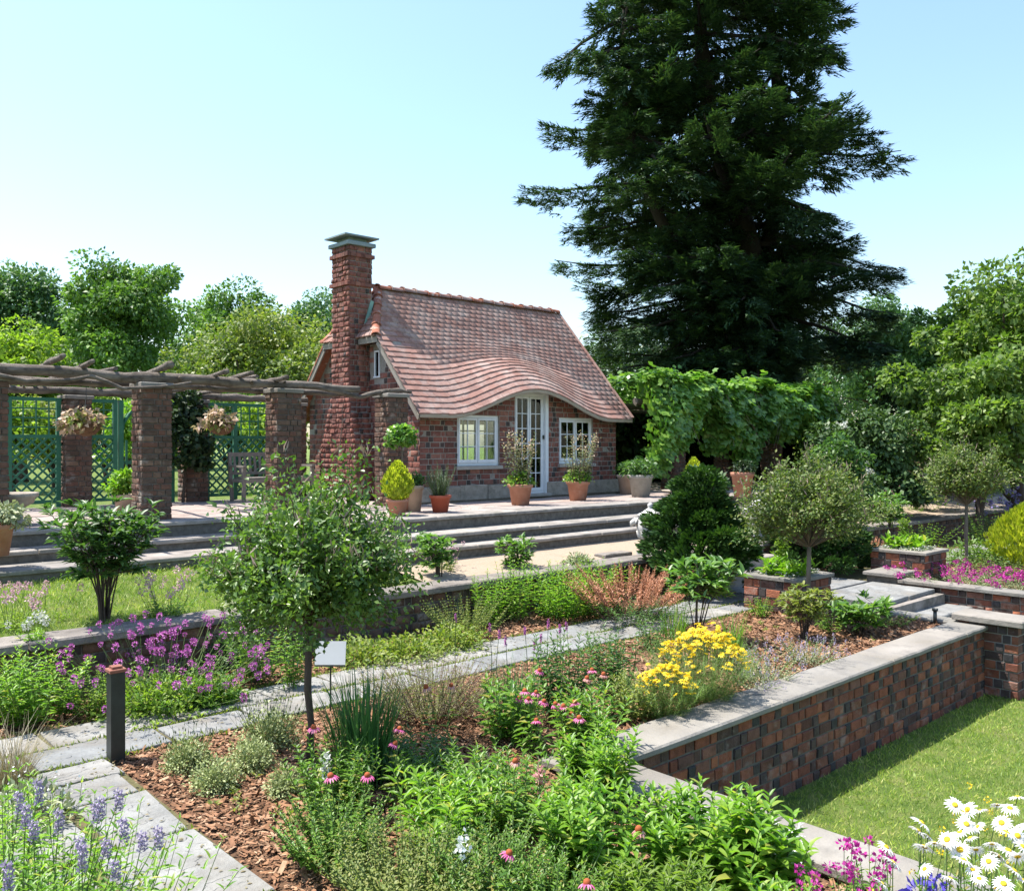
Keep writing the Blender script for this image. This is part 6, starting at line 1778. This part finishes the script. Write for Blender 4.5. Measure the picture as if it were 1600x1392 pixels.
# ---- iris and grassy clumps
def blade_clump(name, label, x, yb, wp, h0, h1, n, w, mat, lean=.4, z=0.0, cat='plant', arch=.4):
    c, r, h = spot(x, yb, wp, h1, z); d = dist(*c)
    t = thing(name, label, cat, (c[0], c[1], z)); cl = Cloud()
    blades(cl, n, c, r * .55, h0 * d / FPX, h, w, lean, z, arch=arch); cl.build('blades', LV[mat], t)
    return t, c, d
blade_clump('iris_clump', 'dark green upright iris leaves in the foreground right of the tree trunk', 568, 1222, 140, 110, 195, 240, .014, 'iris', .34, arch=.35)
blade_clump('liatris_leaves', 'fine grassy tuft behind the pink coneflowers', 805, 1125, 110, 60, 105, 240, .007, 'iris', .5)
blade_clump('iris_clump', 'thin green iris leaves left of the tree peony stems', 1055, 1000, 60, 40, 85, 60, .010, 'perennial', .4)
blade_clump('iris_clump', 'thin green iris leaves behind the yellow coreopsis', 1140, 1020, 70, 40, 80, 80, .010, 'perennial', .45)
blade_clump('dry_grass', 'tan feathery grass at the left edge beside the path', 12, 1235, 110, 60, 120, 420, .004, 'dry', .9, arch=.9)
c, r, h = spot(675, 1120, 165, 92)
t = thing('dry_lavender', 'twiggy spent lavender shrub beside the path in the middle of the bed', 'shrub', (c[0], c[1], 0))
B, T = tip_stems(330, c, r, h * .5, h, 1.0); stem_tubes(B, T, .0022).build('stems', M['stem_brown'], t)['kind'] = 'stuff'
cl = Cloud(); leafy(cl, B, T, 12, .022, .3, T_DIAMOND, .3, .9, .25, 2, .2, .5); cl.build('foliage', LV['dry'], t)
cl = Cloud(); leafy(cl, B[:140], T[:140], 8, .03, .3, T_DIAMOND, .3, .9, .2, 2, .2, .5); cl.build('green_shoots', LV['olive'], t)['kind'] = 'stuff'
# liatris spikes
c, r, h = spot(880, 1110, 190, 150)
t = thing('liatris', 'tall thin liatris stems with dark purple tips above the phlox', 'flower', (c[0], c[1], 0))
SP = []
for x, y, yb in ((857, 968, 1110), (875, 976, 1110), (885, 972, 1115), (845, 990, 1105), (765, 975, 1090), (780, 985, 1095), (820, 980, 1100), (790, 995, 1120), (712, 960, 1085), (835, 1002, 1100)):
    u, v = G(x, yb); d = dist(u, v); SP.append((np.array([u, v, 0.]), np.array([u, v, CAMZ - (y - CY) * d / FPX])))
stem_tubes([s[0] for s in SP], [s[1] for s in SP], .005, 4, .02).build('stems', M['stem'], t)['kind'] = 'stuff'
cl = Cloud()
for b_, t_ in SP:
    n = 50; s = ng.random(n) * .14
    cl.put(t_ - np.outer(s, [0, 0, 1.0]) * .5, unit(rdir(n) + [0, 0, .5]), rdir(n), .018, .5)
cl.build('flower_spikes', LV['purple'], t)['kind'] = 'stuff'
# ---- purple betony
def headed(name, label, x, yb, wp, h0, h1, ns, head, hn, mat, leaf, z=0.0, lean=.6, cat='flower', per=7, L=.06, W=.3, hs=(1, 1, 1.4), base_h=.45, fs=.012, group=None):
    """clump of thin stems, each with a rounded flower head made of small petals"""
    c, r, hmax = spot(x, yb, wp, h1, z); d = dist(*c)
    t = thing(name, label, cat, (c[0], c[1], z), group)
    B, T = tip_stems(ns, c, r, h0 * d / FPX, hmax, lean, z)
    stem_tubes(B, T, .0028).build('stems', M['stem'], t)['kind'] = 'stuff'
    cl = Cloud(); leafy(cl, B, B + (T - B) * base_h, per, L, W, T_LANCE, .2, .8); cl.build('foliage', LV[leaf], t)
    q = rdir(hn); V, F = leaves(q * head * np.array(hs) * (.6 + .4 * ng.random(hn))[:, None], unit(q + rdir(hn) * .4), rdir(hn), fs, .7)
    me = np_mesh('flower_head', V, F, False, [LV[mat]])
    for p in T[:150]:
        o = bpy.data.objects.new('flower_head', me); s = rnd.uniform(.7, 1.25)
        o.matrix_basis = Matrix.Translation(p) @ Matrix.Rotation(rnd.uniform(0, 6.28), 4, 'Z') @ Matrix.Diagonal((s, s, s * rnd.uniform(.8, 1.3), 1))
        link(o, t)
    return t
headed('betony', 'purple pink betony in full flower left of the foreground tree', 258, 1098, 215, 30, 135, 140, .019, 40, 'purple', 'perennial', lean=.9, fs=.017)
headed('allium', 'pale pink chive flowers on the grass strip beside the bushy tree peony', 262, 962, 90, 30, 75, 22, .024, 34, 'pinkpale', 'perennial', .48, fs=.02)
headed('allium', 'pale pink flowers at the left edge above the low wall', 20, 985, 100, 40, 85, 20, .024, 34, 'pinkpale', 'lime', .48, fs=.02)
headed('allium', 'few pale pink flowers near the left terrace steps', 70, 975, 90, 40, 70, 9, .02, 30, 'pinkpale', 'lime', .48, fs=.018)
headed('allium', 'pink flowers left of the small tree peony by the steps', 694, 895, 60, 25, 55, 22, .02, 30, 'pinkpale', 'olive', .48, fs=.018)
headed('allium', 'pinkish flowers behind the low wall above the right perennials', 1430, 800, 80, 20, 42, 30, .03, 30, 'pinkpale', 'perennial', .5, fs=.03)
headed('white_phlox', 'white flower heads at the left edge behind the low wall', 58, 1000, 70, 30, 48, 9, .022, 30, 'whitish', 'bright', .48, fs=.022)
headed('catmint', 'hazy mauve catmint beside the coping', 1195, 1062, 95, 25, 50, 60, .014, 16, 'mauve', 'sage', lean=.9, per=9, L=.03, base_h=.9, hs=(1, 1, 2.2), fs=.012)
headed('catmint', 'hazy mauve catmint farther along the coping', 1262, 1036, 85, 22, 44, 56, .014, 16, 'mauve', 'sage', lean=.9, per=9, L=.03, base_h=.9, hs=(1, 1, 2.2), fs=.012)
headed('catmint', 'small mauve catmint in front near the coping', 1180, 1078, 55, 15, 30, 26, .012, 16, 'mauve', 'sage', lean=.9, per=8, L=.03, base_h=.9, hs=(1, 1, 2.2), fs=.012)
headed('dianthus', 'carpet of magenta flowers on the raised right bed', 1500, 912, 130, 14, 30, 90, .026, 16, 'magenta', 'sage', lean=1.1, per=7, L=.05, base_h=.9, hs=(1, 1, .5), fs=.03)
headed('dianthus', 'magenta flowers at the right picture edge on the raised bed', 1590, 922, 110, 14, 28, 70, .026, 16, 'magenta', 'sage', lean=1.1, per=7, L=.05, base_h=.9, hs=(1, 1, .5), fs=.03)
headed('dianthus', 'few magenta flowers left end of the raised bed', 1450, 905, 50, 10, 22, 20, .024, 16, 'magenta', 'sage', lean=1.1, per=6, L=.05, base_h=.9, hs=(1, 1, .5), fs=.03)
headed('clematis', 'violet blue flowers among leaves at the right edge', 1575, 835, 90, 40, 82, 30, .05, 16, 'violet', 'deep', per=10, L=.1, W=.5, base_h=1.0, hs=(1, 1, .4), fs=.07)
# magenta and blue flowers in the lower right corner
headed('verbena', 'magenta flowers at the bottom beside the white daisies', 1318, 1500, 140, 100, 160, 24, .02, 20, 'magenta', 'perennial', lean=.9, per=10, L=.05, base_h=.85, hs=(1, 1, .6), fs=.02)
headed('verbena', 'magenta flowers on thin stems against the coping', 1362, 1440, 80, 100, 130, 12, .02, 22, 'magenta', 'perennial', lean=.9, per=9, L=.05, base_h=.8, hs=(1, 1, .6), fs=.02)
headed('larkspur', 'blue violet flowers at the bottom edge below the daisies', 1462, 1560, 60, 150, 185, 8, .03, 26, 'blue', 'bright', lean=.7, per=10, L=.06, base_h=.8, fs=.03)
# ---- astilbe
c, r, h = spot(985, 968, 150, 52)
t = thing('astilbe', 'faded orange pink astilbe plumes above ferny leaves by the low wall', 'flower', (c[0], c[1], 0))
B, T = tip_stems(80, c, r, h * .6, h, 1.0); cl = Cloud(); leafy(cl, B, T, 10, .06, .4, T_LEAF, .1, .6); cl.build('foliage', LV['deep'], t)
B, T = tip_stems(95, c, r * .95, h * 1.25, h * 1.7, 1.0); stem_tubes(B, T, .003).build('stems', M['stem_brown'], t)['kind'] = 'stuff'
cl = Cloud(); leafy(cl, B + (T - B) * .45, T, 16, .06, .3, T_DIAMOND, .5, 1.1, 0, 3, .6, .5); cl.build('plumes', LV['astilbe'], t)['kind'] = 'stuff'
c, r, h = spot(1345, 880, 50, 40)
t = thing('astilbe', 'small orange astilbe between the two brick planters', 'flower', (c[0], c[1], 0))
B, T = tip_stems(40, c, r, h * .7, h, .9); cl = Cloud(); leafy(cl, B, T, 9, .06, .4, T_LEAF, .1, .6); cl.build('foliage', LV['perennial'], t)
cl = Cloud(); leafy(cl, B + (T - B) * .8, T + [0, 0, .1], 10, .05, .25, T_DIAMOND, .5, 1.1, 0, 3, .6, .5); cl.build('plumes', LV['astilbe'], t)['kind'] = 'stuff'
# ---- yellow coreopsis
def coreopsis(label, x, yb, wp, hp, ns, nf):
    c, r, h = spot(x, yb, wp, hp); t = thing('coreopsis', label, 'flower', (c[0], c[1], 0), 'yellow coreopsis clumps')
    B, T = tip_stems(ns, c, r, h * .75, h * .95, .9); cl = Cloud(); leafy(cl, B, T, 20, .04, .09, T_DIAMOND, .3, .8, .06, 4, .2, .4); cl.build('foliage', LV['ferny'], t)
    q = ng.random(nf); a = ng.random(nf) * 6.283; k = q ** .55
    P = np.stack([c[0] + np.cos(a) * k * r * 1.02, c[1] + np.sin(a) * k * r * 1.02, h * np.sqrt(np.clip(1.08 - (k * .85) ** 2, .12, 1)) + .03 * ng.normal(size=nf)], 1)
    FL.setdefault('cor', flower_mesh('cor', 8, .024, .55, .1, LV['yellow'], .006, .006, LV['yolk']))
    for p in P[:300]:
        o = bpy.data.objects.new('flower', FL['cor'][0]); s = rnd.uniform(.95, 1.4)
        o.matrix_basis = Matrix.Translation(p) @ Matrix.Rotation(rnd.uniform(-.6, .6), 4, 'X') @ Matrix.Rotation(rnd.uniform(-.6, .6), 4, 'Y') @ Matrix.Rotation(rnd.uniform(0, 6), 4, 'Z') @ Matrix.Scale(s, 4); link(o, t)
    stem_tubes(np.stack([P[:, 0] * .9 + c[0] * .1, P[:, 1] * .9 + c[1] * .1, P[:, 2] * .6], 1), P, .0015).build('stems', M['stem'], t)['kind'] = 'stuff'
coreopsis('large round clump of yellow coreopsis beside the coping', 1098, 1095, 140, 105, 260, 300)
coreopsis('smaller looser yellow coreopsis in front of the large one', 1040, 1122, 95, 78, 130, 120)
# ---- pink coneflowers
flower_mesh('cone', 15, .047, .3, .35, LV['pink'], .017, .022, LV['cone'])
flower_mesh('conef', 14, .044, .3, .6, LV['pinkold'], .017, .024, LV['cone'])
def coneflowers(label, foot, heads, leafn=9, key='cone', d_off=0.0):
    c = G(*foot); t = thing('coneflower', label, 'flower', (c[0], c[1], 0), 'pink coneflowers')
    d = dist(*c); B, T = [], []
    for x, y in heads:
        dd = d + rnd.uniform(-.12, .12) + d_off; u, v = at(x, dd); z = CAMZ - (y - CY) * dd / FPX
        T.append(np.array([u, v, z])); B.append(np.array([c[0] + (u - c[0]) * .6, c[1] + (v - c[1]) * .6, 0.0]))
        flower(key if rnd.random() < .85 else 'conef', (u, v, z), t, rnd.uniform(.9, 1.12), .3)
    stem_tubes(B, T, .004, 4, .03).build('stems', M['stem'], t)['kind'] = 'stuff'
    cl = Cloud(); leafy(cl, np.array(B), np.array(B) + (np.array(T) - np.array(B)) * .85, leafn, .10, .28, T_LANCE, .1, .5); cl.build('foliage', LV['perennial'], t)
coneflowers('single pink coneflower right against the foreground tree trunk', (500, 1262), [(490, 1137)])
coneflowers('pink coneflowers before the iris clump', (610, 1262), [(624, 1139), (617, 1162)])
coneflowers('two pink coneflowers low in the foreground, left', (545, 1320), [(517, 1213), (574, 1212)])
coneflowers('faded coneflowers above the dry lavender', (690, 1165), [(705, 1071), (666, 1074)], key='conef')
coneflowers('group of pink coneflowers left of the small path light', (828, 1175), [(843, 1048), (820, 1080), (812, 1090), (838, 1082), (826, 1092), (850, 1096)])
coneflowers('row of pink coneflowers right of the small path light', (888, 1195), [(868, 1100), (880, 1104), (893, 1116), (905, 1122), (838, 1126), (898, 1098)])
coneflowers('pink coneflowers in front of the yellow coreopsis', (930, 1150), [(917, 1060), (943, 1054), (925, 1047)])
coneflowers('single pink coneflower in the central foreground', (800, 1330), [(805, 1190)], key='conef')
coneflowers('pink coneflower among the bright leaves at the cross wall', (1010, 1400), [(998, 1297)], key='conef')
coneflowers('single pink coneflower at the bottom edge', (917, 1500), [(917, 1380)])
coneflowers('small pink coneflower at the bottom right of centre', (800, 1440), [(795, 1333)])
# white snapdragon spikes
for x, y, lab, mt in ((510, 1193, 'cream snapdragon spike left of the iris clump', 'whitish'), (724, 1325, 'small white flower spike at the bottom centre', 'white'), (843, 1210, 'pinkish snapdragon spike in the central foreground', 'pinkold')):
    c = G(x, y + 95); d = dist(*c); t = thing('snapdragon_spike', lab, 'flower', (c[0], c[1], 0)); z = CAMZ - (y - CY) * d / FPX
    MB().tube([(c[0], c[1], 0), (c[0], c[1], z)], [.004, .003], 5).build('stem', M['stem'], t)
    cl = Cloud(); n = 46; P = np.array([c[0], c[1], z]) + ng.normal(size=(n, 3)) * [.014, .014, .035]; cl.put(P, rdir(n), rdir(n), .025, .8); cl.build('blossoms', LV[mt], t)['kind'] = 'stuff'
# ---- dusty miller
for x, yb, wp, hp, lab in ((1138, 1352, 90, 80, 'silvery white dusty miller between the bright leafy plants'), (1218, 1345, 60, 56, 'silvery white dusty miller against the cross wall coping'), (420, 1240, 1, 1, '')):
    if lab:
        c, r, h = spot(x, yb, wp, hp); t = thing('dusty_miller', lab, 'plant', (c[0], c[1], 0), 'dusty miller')
        B, T = tip_stems(30, c, r, h * .6, h, .9); cl = Cloud(); leafy(cl, B, T, 12, .06, .22, T_LANCE, .3, .9, .1, 3); cl.build('foliage', LV['silver'], t); stem_tubes(B, T, .003).build('stems', M['stem'], t)['kind'] = 'stuff'
# ---- shasta daisies
flower_mesh('daisy', 20, .046, .24, .02, LV['white'], .013, .008, LV['yolk'])
DZ = [(1385, 1323), (1435, 1298), (1450, 1306), (1395, 1347), (1460, 1317), (1480, 1311), (1444, 1323), (1492, 1257), (1512, 1264), (1532, 1266), (1558, 1257), (1578, 1262), (1590, 1245), (1510, 1287), (1528, 1291), (1565, 1285), (1572, 1300), (1590, 1305), (1500, 1300), (1516, 1309),
      (1500, 1327), (1475, 1321), (1505, 1343), (1525, 1327), (1550, 1318), (1575, 1328), (1590, 1338), (1520, 1358), (1545, 1345), (1560, 1337), (1585, 1360), (1445, 1357), (1485, 1372), (1530, 1372), (1378, 1380), (1600, 1375), (1598, 1322), (1568, 1380), (1440, 1285), (1605, 1290)]
t = thing('shasta_daisy', 'big clump of white shasta daisies with yellow centres in the lower right corner', 'flower', (3.2, 1.35, 0))
B, T = [], []
for x, y in DZ:
    d = FPX * (1.46 + rnd.uniform(-.04, .04)) / (y - CY); u, v = at(x, d); z = CAMZ - (y - CY) * d / FPX
    T.append(np.array([u, v, z])); B.append(np.array([3.15 + (u - 3.3) * .6, 1.35 + (v - 1.4) * .6, 0.0])); flower('daisy', (u, v, z), t, rnd.uniform(.64, .98), .75)
B, T = np.array(B), np.array(T)
stem_tubes(B, T, .0035, 4, .04).build('stems', M['stem'], t)['kind'] = 'stuff'
cl = Cloud(); leafy(cl, B, B + (T - B) * .8, 14, .08, .18, T_LANCE, .3, .8); cl.build('foliage', LV['perennial'], t)
cl = Cloud(); P = T[ng.integers(0, len(T), 26)] + ng.normal(size=(26, 3)) * [.12, .12, .05] - [0, 0, .04]
for p in P:
    q = rdir(14); cl.put(p + q * .008, q, rdir(14), .008, 1.0)
cl.build('buds', LV['yellow'], t)['kind'] = 'stuff'
# ---- hyssop in the lower left corner
HS = [(60, 1238), (92, 1283), (157, 1262), (125, 1322), (185, 1250), (193, 1297), (222, 1315), (247, 1310), (150, 1270), (40, 1276), (52, 1298), (128, 1340), (165, 1326), (12, 1370), (180, 1360), (30, 1255)]
t = thing('hyssop', 'mauve flowering hyssop with bright leaves in the lower left corner', 'flower', (.7, 3.2, 0))
B, T = [], []
for x, y in HS:
    d = FPX * (1.55 + rnd.uniform(-.05, .05)) / (y - CY); u, v = at(x, d); T.append(np.array([u, v, CAMZ - (y - CY) * d / FPX])); B.append(np.array([min(u, 1.02), v - .05, 0.0]))
stem_tubes(B, T, .0035, 4, .04).build('stems', M['stem'], t)['kind'] = 'stuff'
n = 130; q = ng.random(n)
V, F = leaves(np.stack([np.cos(q * 99) * .013, np.sin(q * 99) * .013, (ng.random(n) - .5) * .085], 1), unit(rdir(n) + [0, 0, .5]), rdir(n), .014, .6)
me = np_mesh('flower_spike', V, F, False, [LV['mauve']])
for p in T:
    o = bpy.data.objects.new('flower_spike', me); o.matrix_basis = Matrix.Translation(p) @ Matrix.Rotation(rnd.uniform(-.2, .2), 4, 'X') @ Matrix.Diagonal((1, 1, rnd.uniform(.75, 1.25), 1)); link(o, t)
B2, T2 = tip_stems(210, (1.0, 3.9), .5, .42, .70, .6, 0, 1.4); cl = Cloud(); leafy(cl, B2, T2, 14, .075, .26, T_LANCE, .2, .9); leafy(cl, np.array(B), np.array(B) + (np.array(T) - np.array(B)) * .8, 9, .06, .28, T_LANCE, .2, .7); cl.build('foliage', LV['bright'], t)
stem_tubes(B2, T2, .003).build('leafy_stems', M['stem'], t)['kind'] = 'stuff'
cl = Cloud(); n = 90; c = G(22, 1290); P = np.stack([c[0] + ng.normal(size=n) * .16, c[1] + ng.normal(size=n) * .2, .12 + .1 * ng.random(n)], 1); cl.put(P, rdir(n), rdir(n), .02, .8)
t = thing('gypsophila', 'small white flowers at the left edge beside the path', 'flower', (c[0], c[1], 0)); cl.build('blossoms', LV['white'], t)['kind'] = 'stuff'
cl = Cloud(); mound(cl, 700, c, .34, .2, .05, .4, 0); cl.build('foliage', LV['sage'], t)['kind'] = 'stuff'
# ---- planter planting
def planting(label, u0, u1, v0, v1, hosta):
    c = ((u0 + u1) / 2, (v0 + v1) / 2); t = thing('planter_planting', label, 'plants', (c[0], c[1], .36))
    B, T = tip_stems(26, hosta, .2, .12, .28, 1.0, .36); cl = Cloud(); leafy(cl, B, T, 4, .2, .32, T_LANCE, .5, 1.0, .2, 2, .2); cl.build('hosta_leaves', LV['bright'], t)
    cl = Cloud(); n = 1500; P = np.stack([u0 + .12 + (u1 - u0 - .24) * ng.random(n), v0 + .12 + (v1 - v0 - .24) * ng.random(n), .37 + .1 * ng.random(n) ** .6], 1); cl.put(P, unit(rdir(n) + [0, 0, .4]), rdir(n), .04, .45); cl.build('edging_foliage', LV['sage'], t)['kind'] = 'stuff'
    cl = Cloud(); n = 500; P = np.stack([u0 + .1 + (u1 - u0 - .2) * ng.random(n), v0 + .1 + (v1 - v0 - .2) * ng.random(n), .45 + .05 * ng.random(n)], 1); cl.put(P, rdir(n), rdir(n), .025, .8); cl.build('edging_flowers', LV['whitish'], t)['kind'] = 'stuff'
    h = (hosta[0] + .05, hosta[1] + .08)
    MB().tube([(h[0], h[1], .36), (h[0] + .01, h[1], .95)], [.012, .008], 5).build('spike_stem', M['stem'], t)
    cl = Cloud(); n = 170; P = np.stack([h[0] + ng.normal(size=n) * .04, h[1] + ng.normal(size=n) * .04, .68 + .26 * ng.random(n)], 1); cl.put(P, unit(rdir(n) + [0, 0, -.6]), rdir(n), .06, .5); cl.build('flower_spike', LV['lime'], t)['kind'] = 'stuff'
planting('hosta, white edging and a pale flower spike growing in the left planter', 10.36, 11.28, 5.95, 6.72, (10.72, 6.32))
planting('hosta, white edging and a pale flower spike growing in the right planter', 14.42, 15.25, 6.02, 6.92, (14.85, 6.5))

# ---- leaf litter and seedlings
cl = Cloud(); n = 1100
u = np.concatenate([-.5 + 11 * ng.random(600), 1.2 + .9 * ng.random(200), 2.2 + 8 * ng.random(300)]); v = np.concatenate([6.5 + 1.0 * ng.random(600), 3.0 + 3.5 * ng.random(200), 11.1 + 1.6 * ng.random(300)])
z = np.concatenate([np.full(800, .008), np.full(300, 1.108)]); k = (np.arange(n) < 800) | (u > 6.9); u, v, z = u[k], v[k], z[k]; n = len(u)
cl.put(np.stack([u, v, z], 1), unit(rdir(n) * [1, 1, .15]), unit(rdir(n) * .3 + [0, 0, 1]), .015 + .025 * ng.random(n), .5)
cl.build('leaf_litter', LV['dry']); tag(bpy.data.objects['leaf_litter'], 'dry fallen leaf bits scattered on the paths and terrace', 'leaf litter', kind='stuff')
cl = Cloud()
for i in range(150):
    if i < 90:
        c = (2.3 + 1.8 * rnd.random(), 3.2 + 3.2 * rnd.random())
    else:
        c = (4.5 + 6.4 * rnd.random(), 4.5 + 1.9 * rnd.random())
    n = 9; q = rdir(n); q[:, 2] = np.abs(q[:, 2])
    cl.put(np.array([c[0], c[1], -.01]) + q * .02, unit(q + [0, 0, .3]), unit(rdir(n) * .4 + [0, 0, 1]), .02 + .03 * ng.random(n), .5, T_LEAF)
cl.build('mulch_seedlings', LV['olive']); tag(bpy.data.objects['mulch_seedlings'], 'tiny weed seedlings sprouting from the wood chip mulch', 'weeds', kind='stuff')
